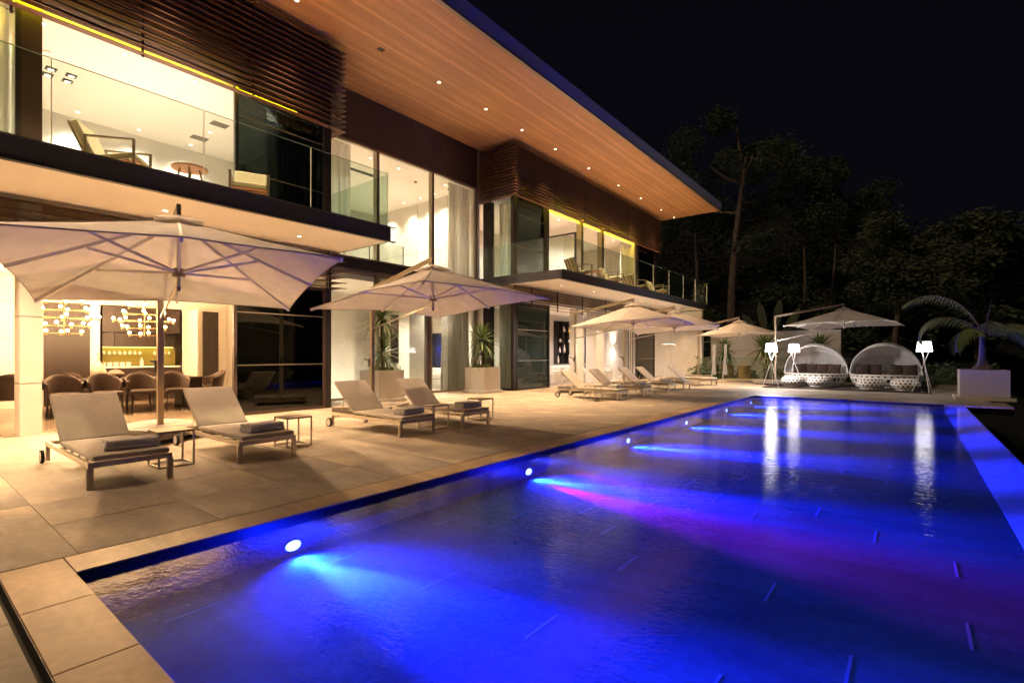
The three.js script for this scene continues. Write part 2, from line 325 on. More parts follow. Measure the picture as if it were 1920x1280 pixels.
H('column', bx(-15.2, -14.6, .006, 3.75, 12.25, 13.05), M.panel, 'white column inside the entrance hall');
H('wall_panel', bx(-19.0, -18.05, 1.0, 3.2, 14.83, 14.895), M.walnut); H('column', bx(-17.7, -17.0, .006, 3.75, 10.3, 11.55), M.panel);
H('post', bx(-13.68, -13.52, .0, 4.05, 12.17, 12.33), M.brown); H('wall_panel', bx(-16.2, -15.5, .006, 3.75, 8.4, 8.6), M.panel);
H('handrail', bx(-17.2, -15.3, 1.22, 1.36, 7.53, 7.6), M.joint);
H('wall_panel', bx(-18.195, -18.15, .004, 2.8, 2.75, 3.72), M.walnut, 'dark slatted timber panel beside the bar');
for (let k = 0; k < 36; k++) H('batten', bx(-18.15, -18.135, .06 + k * .075, .115 + k * .075, 2.76, 3.71), M.walnut);
H('wall_panel', bx(-18.195, -18.16, .004, 2.8, 6.62, 7.08), M.walnut);
H('door_leaf', bx(-18.19, -17.1, .01, 2.76, 6.03, 6.08, .004), M.panel, 'white folding door standing open beside the bar');
// windows and doors --------------------------------------------------
function windowFront(name, X, t, l0, l1, y0, y1, posts, bars, mat, fr = M.dark, label) {
  const w = sub(name, house); if (label) w.userData.label = label;
  const ls = [l0, ...posts, l1];
  mesh('frame', [bx(X - t, X, y0, y0 + .07, l0, l1), bx(X - t, X, y1 - .07, y1, l0, l1), bx(X - t, X, y0 + .07, y1 - .07, l0, l0 + .07), bx(X - t, X, y0 + .07, y1 - .07, l1 - .07, l1)], fr, w);
  for (const p of posts) mesh('mullion', bx(X - t - .04, X + .03, y0 + .071, y1 - .071, p - .055, p + .055, .004), fr, w);
  for (const b of bars) mesh('glazing_bar', bx(X - t * .7, X - t * .25, b - .012, b + .012, l0 + .07, l1 - .07), M.bronze, w);
  for (let i = 0; i + 1 < ls.length; i++) mesh('pane', bx(X - t / 2 - .005, X - t / 2 + .005, y0 + .07, y1 - .07, ls[i] + .056, ls[i + 1] - .056), mat, w);
  return w;
}
windowFront('sliding_door', -12.0, .09, 5.0, 7.28, .0, 3.12, [], [1.15, 2.37], M.dusk, M.brown, 'dark tinted sliding door right of the dining opening');
mesh('door_handle', bx(-11.985, -11.96, .98, 1.38, 5.03, 5.055), M.black, house);
windowFront('sliding_door', -12.0, .09, 5.03, 7.28, 4.38, 7.75, [], [5.6, 6.85], M.dim, M.dark, 'tinted upper sliding door with curtain behind');
windowFront('window', -12.0, .08, -4, 1.53, 4.38, 7.75, [], [], M.glass, M.dark);
windowFront('curtain_wall', -13.6, .12, 7.46, 14.88, 4.37, 8.04, [10.1, 12.5], [], M.glass, M.bronze, 'tall upper hall window wall between the two wings');
windowFront('curtain_wall', -13.6, .12, 7.46, 14.88, .0, 4.05, [10.1, 12.4], [], M.glass, M.bronze, 'ground floor hall window wall between the two wings');
windowFront('sliding_door', -12.0, .09, 15.4, 17.68, .0, 3.45, [], [1.15, 2.37], M.dim, M.dark, 'tinted sliding door at corner of the far wing');
windowFront('sliding_door', -12.0, .09, 15.36, 17.36, 4.38, 7.75, [], [5.6, 6.85], M.dim, M.dark, 'tinted upper sliding door at corner of the far wing');
windowFront('sliding_door', -12.0, .09, 26.3, 28.8, .0, 3.45, [], [1.15, 2.37], M.dusk, M.dark);
windowFront('sliding_door', -12.0, .09, 26.5, 28.8, 4.38, 7.75, [], [], M.dusk, M.dark);
for (let k = 0; k < 4; k++) H('door_stile', bx(-12.12 + k * .03, -12.1 + k * .03, .0, 3.45, 25.4 + k * .22, 25.48 + k * .22), k % 2 ? M.bronze : M.brown);
for (const [a, b] of [[.0, 3.45], [4.38, 7.75]]) {   // glass corner of the far wing
  const w = sub('corner_window', house);
  mesh('frame', [bx(-13.1, -12.02, a, a + .08, 15.2, 15.28), bx(-13.1, -12.02, b - .08, b, 15.2, 15.28), bx(-12.14, -12.0, a, b, 15.2, 15.36)], M.dark, w);
  mesh('pane', bx(-13.1, -12.14, a + .08, b - .08, 15.235, 15.245), M.rail, w);
}
H('door_track', [bx(-12.03, -11.945, -.02, .008, 1.79, 4.99), bx(-12.03, -11.945, -.02, .008, -4, 1.49)], M.steel);
// balconies ----------------------------------------------------------
function balcony(l0, l1, sideAt, joints, xb, label) {
  const b = sub('balcony', house); b.userData.label = label;
  mesh('slab', bx(-11.98, -9.66, 4.10, 4.37, l0, l1), M.paleFloor, b);
  mesh('soffit', bx(-11.98, -9.66, 4.05, 4.098, l0 + .02, l1 - .02), M.ceil, b);
  mesh('fascia', [bx(-9.655, -9.6, 4.06, 4.38, l0, l1), bx(-9.66, -9.55, 4.372, 4.386, l0 - .02, l1 + .12), bx(-9.66, -9.55, 4.036, 4.05, l0 - .02, l1 + .12)], M.fascia, b);
  mesh('end_fascia', bx(-11.98, -9.66, 4.05, 4.385, l1 + .002, l1 + .03), M.fascia, b); mesh('end_fascia', bx(xb, -9.66, 4.06, 4.385, l0 - .03, l0 - .002), M.fascia, b);
  for (let i = 0; i + 1 < joints.length; i++) mesh('glass_panel', bx(-9.585, -9.57, 4.39, 5.6, joints[i] + .008, joints[i + 1] - .008), M.rail, b), mesh('glass_edge', bx(-9.586, -9.569, 5.601, 5.609, joints[i] + .008, joints[i + 1] - .008), M.glassEdge, b);
  for (const j of joints.slice(1)) mesh('clamp', j === 5.48 || j > 20 ? bx(-9.59, -9.565, 4.39, 5.6, j - .007, j + .007) : bx(-9.583, -9.572, 4.39, 5.6, j - .005, j + .005), M.paleMetal, b);
  for (const [L, x] of sideAt) mesh('side_glass', bx(x, -9.6, 4.39, 5.6, L - .008, L + .008), M.rail, b);
  return b;
}
const bal1 = balcony(-4, 7.5, [[7.42, -11.95]], [-4, -.45, 1.53, 3.5, 5.48, 7.4], -11.98, 'near balcony with glass railing above the dining room');
const bal2 = balcony(14.9, 30.8, [[14.93, -13.55], [30.75, -12]], [14.93, 16.76, 18.77, 20.78, 22.79, 24.75, 26.77, 28.68, 30.73], -13.55, 'far balcony with glass railing above the living room');
mesh('soffit', bx(-13.5, -11.98, 4.05, 4.36, 14.9, 15.15), M.fascia, bal2);
for (const L of [-1.9, .7, 3.29, 5.88]) downlight(house, -10.77, 4.048, L, WARM, 58, 54, .9);
for (const L of [16.41, 18.94, 21.3, 23.95, 26.41, 28.9]) downlight(house, -10.6, 4.048, L, WARM, 26, 62);
// louvres ------------------------------------------------------------
function louvres(y0, y1, pitch, runs, hangers, label) {
  const s = sub('louvre_screen', house); s.userData.label = label;
  for (let y = y0; y < y1 + .001; y += pitch) for (const r of runs) {
    const g = new THREE.BoxGeometry(r[1] - r[0], .026, r[3] - r[2]); const p = g.attributes.position;
    for (let i = 0; i < p.count; i++) if (p.getX(i) > 0 && r[4]) p.setY(i, p.getY(i) * .5 - .028);
    g.computeVertexNormals(); mesh('slat', g.translate((r[0] + r[1]) / 2, y, -(r[2] + r[3]) / 2), M.slat, s);
  }
  for (const [x, L] of hangers) mesh('hanger', bx(x - .02, x + .02, y0 - .06, y1 + .06, L - .02, L + .02), M.dark, s);
  return s;
}
louvres(7.24, 9.3, .137, [[-11.8, -11.6, -4, 7.64, 1], [-13.45, -11.8, 7.46, 7.64, 0]], [[-11.95, -.8], [-11.95, 1.4], [-11.72, 3.2], [-11.72, 5.3], [-11.72, 7.2], [-12.6, 7.5]], 'dark louvre screen above the near balcony');
louvres(7.42, 9.28, .124, [[-11.8, -11.6, 15.0, 28.9, 1], [-13.5, -11.6, 14.8, 14.99, 0]], [[-12.9, 14.92], [-11.72, 15.0], [-11.72, 17.7], [-11.72, 20.1], [-11.72, 22.4], [-11.72, 24.6], [-11.72, 26.5], [-11.72, 28.6]], 'dark louvre screen wrapping the far wing');
louvres(3.14, 3.98, .14, [[-11.82, -11.6, -4, 7.64, 1], [-13.4, -11.82, 7.46, 7.64, 0]], [[-11.72, 7.2], [-12.3, 7.55]], 'low louvre screen under the near balcony');
louvres(3.24, 3.96, .12, [[-11.8, -11.6, 15.0, 28.9, 1]], [[-11.72, 16], [-11.72, 17.85], [-11.72, 19.9], [-11.72, 22.1], [-11.72, 24.4], [-11.72, 26.6]], 'low louvre screen under the far balcony');
// yellow light strips behind the louvres
for (const [a, b] of [[-3.6, 4.88], [5.05, 6.55], [15.8, 17.3], [17.7, 20.2], [20.5, 22.2], [22.5, 26.0]]) {
  const y = a < 10 ? 7.47 : 7.645; H('light_strip', bx(-11.985, -11.947, y, y + .008, a, b), M.glow(75, 55, .2)); H('light_channel', [bx(-11.99, -11.94, y + .009, y + .03, a, b), bx(-11.946, -11.94, y - .004, y + .008, a, b)], M.dark);
  const r = new THREE.RectAreaLight(C(1, .76, .02), 2.2, .03, b - a); r.position.set(-11.966, y - .008, -(a + b) / 2); r.rotation.x = -Math.PI / 2; scene.add(r);
}
// roof ---------------------------------------------------------------
const roof = H('roof', bx(-21, -8.56, 9.62, 9.98, -5, 29.8), M.fascia, 'flat overhanging roof with timber soffit');
mesh('fascia', [bx(-8.555, -8.5, 9.6, 10.02, -5, 29.85), bx(-21, -8.56, 9.6, 10.02, 29.802, 29.85)], M.roofEdge, roof);
mesh('drip_edge', bx(-8.60, -8.49, 9.535, 9.598, -5, 29.86), M.bronze, roof);
{
  const gs = [];
  for (let x = -13.58; x < -8.66; x += .098) for (let L = -5; L < 29.8;) {
    const len = rr(1.5, 3.6), e = Math.min(29.8, L + len), g = bx(x, x + .0935, 9.55, 9.575, L, e - .004), k = rr(.90, 1.05), c = new Float32Array(g.attributes.position.count * 3);
    for (let i = 0; i < c.length; i += 3) { c[i] = k; c[i + 1] = k * rr(.985, 1.0); c[i + 2] = k * .95; }
    g.setAttribute('color', new THREE.BufferAttribute(c, 3)); gs.push(g); L = e;
  }
  const s = mesh('soffit_boards', gs, M.wood, roof); s.userData.kind = 'stuff';
  mesh('soffit_deck', bx(-13.6, -8.57, 9.58, 9.615, -5, 29.8), M.dark, roof);
  mesh('vent', bx(-11.2, -11.06, 9.54, 9.556, 8.28, 8.46), M.black, roof);
}
for (const L of [-3.2, -1, 1.3, 3.6, 6.0, 10.46, 12.58, 14.56, 16.74, 19.38, 22.25, 24.8, 27.53, 29.5]) downlight(house, -11.1, 9.547, L, WARM, 122, 36, .95, V(-9.2, 0, L));
// room lights --------------------------------------------------------
for (const L of [-2.5, -.4, 1.88, 3.1, 4.37, 6.0]) downlight(house, -12.45, 7.447, L, SOFT, 19);
for (const L of [-2, .6, 3.1, 4.37, 5.62]) downlight(house, -16.32, 7.447, L, SOFT, 14);
downlight(house, -14.98, 7.447, 5.63, SOFT, 12);
for (const [x, L] of [[-14.3, 2.28], [-14.65, 2.28], [-14.3, 2.61], [-14.65, 2.61], [-14.5, -1]]) {
  H('downlight_box', bx(x - .09, x + .09, 7.435, 7.452, L - .09, L + .09), M.black); downlight(house, x, 7.432, L, SOFT, 16);
}
H('ceiling_vent', [bx(-14.45, -14.15, 7.442, 7.452, 5.4, 5.8), bx(-15.8, -15.5, 7.442, 7.452, 5.4, 5.8)], M.joint);
H('smoke_detector', cyl(-13.53, 7.41, 7.45, 2.1, .06), M.white);
for (const L of [8.3, 9.35, 10.39, 11.59, 13.88]) downlight(house, -14.38, 8.047, L, HALL, 30, 55, .9, V(-16.4, 4.4, L - .3));
for (const x of [-15.5, -16.38, -17.46, -19.05]) downlight(house, x, 8.047, 14.35, HALL, 16, 50, 1, V(x, 4.6, 14.75));
for (const [x, L] of [[-17, 9], [-18.5, 11.5], [-16.8, 12.5]]) downlight(house, x, 8.047, L, HALL, 34);
H('slot_light', [bx(-15.85, -15.65, 8.035, 8.052, 9.9, 11.6), bx(-16.9, -16.75, 8.035, 8.052, 9.4, 10.6)], M.black);
H('smoke_detector', [cyl(-15, 8.01, 8.05, 12.9, .06), cyl(-14.6, 8.01, 8.05, 14.3, .06)], M.joint);
for (const [x, L] of [[-14.6, 8.6], [-14.6, 10.8], [-14.5, 13.6], [-17, 9.5], [-17.5, 13]]) downlight(house, x, 3.747, L, HALL, 46);
for (const [x, L] of [[-12.45, 19.04], [-13.5, 17.2], [-13.6, 19.2], [-13.5, 22], [-12.4, 24.28], [-14.5, 24.3], [-15.4, 18], [-14.2, 16.2]]) downlight(house, x, 7.447, L, SOFT, 22);
for (const L of [16.3, 18.6, 20.9, 23.2, 25.6, 28.5]) downlight(house, -13.5, 3.477, L, SOFT, 20);
H('shelf_light', [bx(-16, -12.4, 5.35, 5.38, 25.975, 25.998), bx(-16, -12.4, 4.95, 4.98, 25.975, 25.998), bx(-16, -12.4, 5.78, 5.81, 25.975, 25.998)], M.glow(1.6, .9, .12));
// glass balustrade inside the upper hall
{
  const b = sub('hall_balustrade', house);
  for (const [a, c] of [[7.6, 9.0], [9.02, 10.7], [10.72, 12.2]]) mesh('glass_panel', bx(-14.9, -14.885, 4.37, 5.42, a, c), M.rail, b);
  for (const p of [9.01, 10.71, 12.21]) mesh('clamp', bx(-14.91, -14.875, 4.37, 5.42, p - .008, p + .008), M.dark, b);
}
// bar niche in the dining room
{
  const bar_ = sub('bar_niche', house); bar_.userData.label = 'brown bar niche with yellow lit splashback';
  mesh('lining', [bx(-18.75, -18.7, .004, 2.81, 4, 5.98), bx(-18.7, -18.2, .004, 2.81, 3.95, 4.0), bx(-18.7, -18.2, .004, 2.81, 5.98, 6.02), bx(-18.7, -18.2, 2.81, 2.83, 4.0, 5.98)], M.walnut, bar_);
  mesh('splashback', bx(-18.7, -18.69, 1.07, 1.62, 4.0, 5.98), S([.15, .125, .03], { roughness: .25 }), bar_);
  mesh('base_cabinet', bx(-18.69, -18.2, .004, 1.0, 4.01, 5.97), M.walnut, bar_); mesh('counter', bx(-18.69, -18.15, 1.0, 1.04, 4.01, 5.97), M.panel, bar_);
  for (const [a, b] of [[4.01, 4.63], [4.64, 5.3], [5.31, 5.97]]) mesh('cabinet_door', bx(-18.69, -18.22, 2.05, 2.8, a, b - .005), M.walnut, bar_);
  for (const [a, b] of [[4.01, 4.3], [4.31, 5.3], [5.31, 5.6]]) mesh('cabinet_door', bx(-18.69, -18.3, 1.63, 2.03, a, b - .005), M.walnut, bar_);
  mesh('light_strip', bx(-18.66, -18.62, 1.605, 1.62, 4.05, 5.9), M.glow(5, 3.6, .8), bar_);
  const r = new THREE.RectAreaLight(C(1, .75, .2), 9, .05, 1.8); r.position.set(-18.62, 1.6, -4.97); r.rotation.x = -Math.PI / 2; scene.add(r);
}

// ================================================================ CURTAINS
function curtain(p, q, y0, y1, mat, label, folds = 7, amp = .06, group, flare = 0) {
  const c = p.clone().add(q).multiplyScalar(.5), d = q.clone().sub(p), len = d.length(), n = new THREE.Vector3(-d.z, 0, d.x).normalize();
  const t = thing('curtain', label, 'curtain', [c.x, y0, -c.z], 0, group), g = new THREE.PlaneGeometry(1, 1, folds * 10, 8), P = g.attributes.position;
  const ph = rr(0, 6), jit = Array.from({ length: folds + 2 }, () => rr(-.25, .25));
  for (let i = 0; i < P.count; i++) {
    const u = P.getX(i), v = P.getY(i) + .5, w = u + .5, k = 1 + flare * (1 - v), a = (w + .05 * Math.sin(w * 9 + ph)) * folds * 2 * Math.PI + ph + jit[Math.floor(w * folds)] * Math.sin(w * folds * Math.PI);
    const s = amp * (Math.sin(a) + .3 * Math.sin(2.3 * a + 1)) * (.75 + .35 * (1 - v));
    P.setXYZ(i, d.x * u * k + n.x * s, v * (y1 - y0), d.z * u * k + n.z * s);
  }
  g.computeVertexNormals(); mesh('fabric', g, mat, t);
  mesh('rail', bar(new THREE.Vector3(-d.x / 2, y1 - y0 + .012, -d.z / 2), new THREE.Vector3(d.x / 2, y1 - y0 + .012, d.z / 2), .03, .02), M.bronze, t); return t;
}
curtain(V(-12.35, 0, -.3), V(-12.35, 0, 1.5), 4.4, 7.4, M.curtain, 'pale sheer curtain beside the dark post at the left end of the upper floor', 8);
curtain(V(-12.35, 0, 5.9), V(-12.35, 0, 7.2), 4.4, 7.4, M.heavy, 'grey curtain behind the tinted upper sliding door', 7);
curtain(V(-13.95, 0, 7.6), V(-13.95, 0, 9.3), 4.4, 7.98, M.curtain, 'sheer curtain at the left end of the upper hall windows', 6);
curtain(V(-13.95, 0, 13.65), V(-13.95, 0, 14.75), 4.4, 7.98, M.curtain, 'sheer curtain at the right end of the upper hall windows', 8, .07);
curtain(V(-13.95, 0, 7.6), V(-13.95, 0, 8.5), .02, 3.72, M.heavy, 'grey curtain at the left end of the ground floor hall windows', 5);
curtain(V(-13.95, 0, 13.35), V(-13.95, 0, 14.7), .02, 3.72, M.heavy, 'grey gathered curtain beside the plant at the right hall window', 8, .07, undefined, .12);
curtain(V(-13.05, 0, 15.6), V(-12.3, 0, 15.6), 4.4, 7.4, M.curtain, 'sheer curtain in the upper glass corner of the far wing', 6);
curtain(V(-13.05, 0, 15.6), V(-12.3, 0, 15.6), .02, 3.45, M.heavy, 'grey curtain in the lower glass corner of the far wing', 6);
curtain(V(-12.3, 0, 24.9), V(-12.3, 0, 26.0), 4.4, 7.4, M.curtain, 'grey sheer curtain at the far end of the open upper room', 6);
curtain(V(-12.3, 0, 22.5), V(-12.3, 0, 23.0), 4.4, 7.4, M.curtain, 'narrow curtain beside the middle post of the open upper room', 4);

// ================================================================ TERRACE FURNITURE
// lounger: foot towards the pool (+x), head towards the house
const wheelG = [new THREE.CylinderGeometry(.085, .085, .035, 28).rotateX(Math.PI / 2), new THREE.CylinderGeometry(.066, .066, .039, 24).rotateX(Math.PI / 2)];
function makeLounger() {
  const t = thing('sun_lounger', '', 'sun lounger', [0, 0, 0], 0, 'sun loungers along the terrace'), w = .36;
  mesh('frame', [bar(V(-2.15, .25, -w), V(0, .25, -w), .035, .055), bar(V(-2.15, .25, w), V(0, .25, w), .035, .055), bar(V(-.018, .25, -w + .02), V(-.018, .25, w - .02), .036, .055), bar(V(-2.13, .25, -w + .02), V(-2.13, .25, w - .02), .036, .05), bar(V(-1.42, .26, -w + .02), V(-1.42, .26, w - .02), .03, .03)], M.steel, t);
  for (const s of [-1, 1]) { mesh('leg', bx(-.045, .0, 0, .222, s * w - .03, s * w + .03, .003), M.steel, t); mesh('leg', bx(-2.12, -2.06, .03, .222, s * w - .02, s * w + .02, .003), M.steel, t); }
  for (const s of [-1, 1]) { const wh = sub('wheel', t); wh.position.set(-2.13, .085, -s * (w + .05)); mesh('tyre', wheelG[0], M.rubber, wh); mesh('hub', wheelG[1], M.hubcap, wh); }
  const seat = bx(-1.45, .02, .285, .345, -w + .01, w - .01, .022); mesh('seat_pad', seat, M.sling, t);
  mesh('seat_bracket', [-.25, -.6, -.95, -1.3].flatMap(x => [-1, 1].map(s => bx(x - .012, x + .012, .262, .292, s * (w - .03) - .01, s * (w - .03) + .01))), M.dark, t).userData.kind = 'stuff';
  const b = bx(-.82, 0, -.03, .03, -w + .01, w - .01, .02).rotateZ(-.715).translate(-1.44, .325, 0); mesh('backrest', b, M.sling, t);
  mesh('prop', [rod(V(-1.86, .62, -w + .12), V(-1.98, .27, -w + .12), .007), rod(V(-1.86, .62, w - .12), V(-1.98, .27, w - .12), .007)], M.steel, t).userData.kind = 'stuff';
  return t;
}
const LOUNGE = [
  [-6.64, 1.72, 'beige sun lounger nearest the camera with white towel, left of a square table'], [-6.74, 3.25, 'beige sun lounger second from the left, in front of the tinted sliding door'],
  [-6.72, 5.83, 'beige sun lounger left of the pair in front of the first planter'], [-6.64, 7.25, 'beige sun lounger right of the pair in front of the first planter'],
  [-6.95, 14.25, 'beige sun lounger leftmost of the far row by the living room'], [-6.95, 16.05, 'beige sun lounger second from left in the far row'],
  [-7.05, 18.55, 'beige sun lounger third from left in the far row, before the wall sconce'], [-7.05, 20.15, 'beige sun lounger fourth from left in the far row, nearest the end wall'],
  [-7.0, 23.55, 'farthest beige sun lounger standing apart near the curtained frame']];
const lounge0 = makeLounger();
LOUNGE.forEach(([x, L, label], i) => { if (i) copy(lounge0, [x, 0, L], rr(-.02, .02), label); else { lounge0.position.set(x, 0, -L); lounge0.userData.label = label; } });
// folded towels on the foot ends
function towelGeo(w, d, h, y) {
  const s = new THREE.Shape(); s.absarc(-d / 2 + h / 2, 0, h / 2, Math.PI / 2, Math.PI * 1.5); s.lineTo(d / 2 - h / 2, -h / 2); s.absarc(d / 2 - h / 2, 0, h / 2, -Math.PI / 2, Math.PI / 2);
  const g = new THREE.ExtrudeGeometry(s, { depth: w - .02, bevelEnabled: true, bevelSize: .008, bevelThickness: .01, bevelSegments: 2, curveSegments: 8 }).translate(0, y + h / 2 + .008, -w / 2 + .01);
  const p = g.attributes.position; for (let i = 0; i < p.count; i++) p.setY(i, p.getY(i) + .004 * Math.sin(p.getX(i) * 23 + p.getZ(i) * 17)); g.computeVertexNormals(); return g;
}
{
  const t = thing('towel', '', 'towel', [0, 0, 0], 0, 'folded towels on the loungers');
  mesh('fold', towelGeo(.50, .26, .045, .0), M.white, t); mesh('fold', towelGeo(.48, .25, .04, .056).rotateY(.05), M.white, t);
  const tl = ['nearest the camera', 'second from the left', 'left of the pair by the planter', 'right of the pair by the planter', 'leftmost of the far row', 'second from left in the far row', 'third from left in the far row', 'fourth from left in the far row'];
  LOUNGE.slice(0, 8).forEach(([x, L], i) => {
    const label = `folded white towel on the lounger ${tl[i]}`, at = [x - .30, .345, L + .06];
    if (i) copy(t, at, rr(-.15, .1), label); else { t.position.set(at[0], at[1], -at[2]); t.rotation.y = -.12; t.userData.label = label; }
  });
}
// cube-framed side tables
{
  const t = thing('side_table', '', 'side table', [0, 0, 0], 0, 'square side tables between the loungers'), a = .2, f = .02;
  mesh('top', bx(-a, a, .425, .45, -a, a, .003), M.bronze, t);
  for (const x of [-1, 1]) for (const z of [-1, 1]) mesh('leg', bx(x * (a - f / 2) - f / 2, x * (a - f / 2) + f / 2, .0, .424, z * (a - f / 2) - f / 2, z * (a - f / 2) + f / 2), M.steel, t);
  for (const s of [-1, 1]) { mesh('rail', bx(-a + f, a - f, .004, .022, s * (a - f / 2) - f / 2, s * (a - f / 2) + f / 2), M.steel, t); mesh('rail', bx(s * (a - f / 2) - f / 2, s * (a - f / 2) + f / 2, .004, .022, -a + f, a - f), M.steel, t); }
  [[-7.38, 2.32, 'square steel side table between the two nearest loungers'], [-7.47, 3.98, 'square steel side table right of the second lounger'], [-7.1, 6.55, 'square steel side table between the pair before the first planter'], [-7.35, 8.15, 'square steel side table right of the pair before the first planter'],
    [-7.55, 13.42, 'thin steel side table at the left end of the far lounger row'], [-7.5, 15.15, 'thin steel side table after the first far lounger'], [-7.6, 17.2, 'thin steel side table after the second far lounger'], [-7.6, 19.35, 'thin steel side table between the third and fourth far loungers'], [-7.5, 22.6, 'thin steel side table left of the farthest lounger']]
    .forEach(([x, L, label], i) => { if (i) copy(t, [x, 0, L], 0, label); else { t.position.set(x, 0, -L); t.userData.label = label; } });
}
// cantilever umbrellas
function umbrella(px, pL, cx, cL, o, label) {
  const { half = 1.75, eave = 2.2, apex = 3.1, top = 2.95, tip = 3.26, yaw = 0, tiltX = 0, tiltL = 0, wind = 0 } = o;
  const t = thing('cantilever_umbrella', label, 'umbrella', [px, 0, pL], 0, 'cantilever umbrellas over the loungers'), C0 = V(cx - px, 0, cL - pL), dir = C0.clone().normalize();
  // weighted base: cross frame with four slabs
  const yb = -Math.atan2(C0.z, C0.x) + .7, R = g => g.rotateY(yb);
  mesh('base_frame', [R(bx(-.66, .66, .03, .075, -.04, .04)), R(bx(-.04, .04, .031, .076, -.66, .66)), ...[[-.55, -.55], [.55, -.55], [.55, .55], [-.55, .55]].map(([x, z]) => R(cyl(x, .0, .05, z, .03, 10)))], M.dark, t).userData.kind = 'stuff';
  for (const x of [-.34, .34]) for (const z of [-.34, .34]) for (const k of [0, 1]) mesh('base_slab', R(bx(x - .32, x + .32, .08 + k * .075, .148 + k * .075, z - .32, z + .32, .006)), M.concrete, t);
  mesh('pole', (bx(-.038, .038, .05, top, -.045, .045, .006)), M.bronzePole, t);
  mesh('crank', [R(bx(-.08, -.045, 1.12, 1.3, -.04, .04)), R(rod(V(-.08, 1.2, 0), V(-.16, 1.28, .04), .012)), R(rod(V(-.16, 1.28, .04), V(-.22, 1.28, .04), .02))], M.dark, t);
  const tipP = C0.clone().setY(tip), P0 = new THREE.Vector3(0, top - .02, 0);
  mesh('arm', bar(P0, tipP, .045, .085, .006), M.bronzePole, t);
  mesh('arm_brace', bar(new THREE.Vector3(0, Math.min(2.0, top - .8), 0), C0.clone().setY(eave - .08), .025, .035), M.steel, t);
  const h0 = C0.clone().setY(eave - .16); mesh('mast', rod(h0, tipP.clone().setY(tip + .03), .028), M.steel, t);
  mesh('hub', [rod(C0.clone().setY(eave - .02), C0.clone().setY(eave + .09), .075, .06, 14), rod(C0.clone().setY(eave - .2), C0.clone().setY(eave - .15), .02, .03)], M.bronze, t).userData.kind = 'stuff';
  const edge = a => { const m = Math.max(Math.abs(Math.cos(a)), Math.abs(Math.sin(a))); return half / m; };
  const pt = (a, k, sag = 1) => {                         // a: angle in canopy axes, k: 0 apex .. 1 eave
    const r8 = ((a / (Math.PI / 4)) % 1 + 1) % 1, between = Math.sin(Math.PI * r8), r = edge(a) * k * (1 - .014 * between * k * k * sag);
    const x = Math.cos(a) * r, z = Math.sin(a) * r, c = Math.cos(yaw), s = Math.sin(yaw), X = x * c - z * s, Z = x * s + z * c;
    const corner = (edge(a) / half - 1) / .414;
    let y = apex + (eave - apex) * (k + .10 * k * (1 - k)) - .06 * corner * k - .035 * between * Math.sin(Math.PI * k * .9) * sag;
    y += tiltX * X - tiltL * Z + wind * Math.sin(a * 3 + k * 4) * k * k;
    return new THREE.Vector3(C0.x + X, y, C0.z + Z);
  };
  const grid = (k0, k1, dy, na = 64, nk = 7) => {
    const pos = [], idx = [];
    for (let j = 0; j <= nk; j++) for (let i = 0; i <= na; i++) { const p = pt(i / na * 2 * Math.PI, k0 + (k1 - k0) * j / nk); pos.push(p.x, p.y + dy, p.z); }
    for (let j = 0; j < nk; j++) for (let i = 0; i < na; i++) { const a = j * (na + 1) + i, b = a + na + 1; idx.push(a, a + 1, b, a + 1, b + 1, b); }
    const g = new THREE.BufferGeometry(); g.setAttribute('position', new THREE.Float32BufferAttribute(pos, 3)); g.setIndex(idx); g.computeVertexNormals(); return g;
  };
  mesh('canopy', grid(.02, 1, 0), M.canopy, t); mesh('canopy_vent', grid(.015, .16, .06, 32, 3), M.canopy, t);
  const hem = []; for (let i = 0; i < 64; i++) hem.push(bar(pt(i / 64 * 2 * Math.PI, 1), pt((i + 1) / 64 * 2 * Math.PI, 1), .006, .016)); mesh('hem', hem, M.canopy, t);
  for (let k = 0; k < 8; k++) {
    const a = k * Math.PI / 4, p1 = pt(a, .03).add(new THREE.Vector3(0, -.03, 0)), p2 = pt(a, .995).add(new THREE.Vector3(0, -.028, 0)), pm = pt(a, .56).add(new THREE.Vector3(0, -.04, 0));
    mesh('rib', bar(p1, p2, .028, .042), M.paleFrame, t); mesh('strut', bar(C0.clone().setY(eave + .03), pm, .024, .032), M.paleFrame, t);
  }
  return t;
}
M.paleFrame = S([.66, .61, .55], { roughness: .4 });
M.bronzePole = S([.50, .40, .28], { metalness: .65, roughness: .3 });
umbrella(-9.9, 2.95, -7.37, 2.4, { yaw: .3, half: 1.62, eave: 2.41, tiltX: .112, tiltL: -.022, apex: 3.13, tip: 3.29 }, 'beige cantilever umbrella nearest the camera over the first two loungers');
umbrella(-9.9, 7.2, -7.32, 6.73, { yaw: .02, half: 1.64, eave: 2.45, tiltX: .065, wind: .015 }, 'beige cantilever umbrella over the pair of loungers before the first planter');
umbrella(-9.9, 16.3, -7.44, 16.0, { yaw: -.13, half: 1.66, eave: 2.43, tiltX: .06 }, 'beige cantilever umbrella over the leftmost loungers of the far row');
umbrella(-9.9, 20.4, -7.4, 19.7, { yaw: -.3, half: 1.66, eave: 2.43, tiltX: .05 }, 'beige cantilever umbrella second in the far row, half hidden behind another');
umbrella(-9.4, 28.7, -6.9, 27.3, { yaw: .1, half: 1.62, eave: 2.43, tiltX: .03 }, 'beige cantilever umbrella over the farthest lounger by the garden wall');
umbrella(-4.9, 25.6, -2.31, 26.07, { yaw: .13, half: 1.85, eave: 2.7, apex: 3.39, top: 3.15, tip: 3.56, tiltX: .02, tiltL: -.02 }, 'beige cantilever umbrella over the two round daybeds');
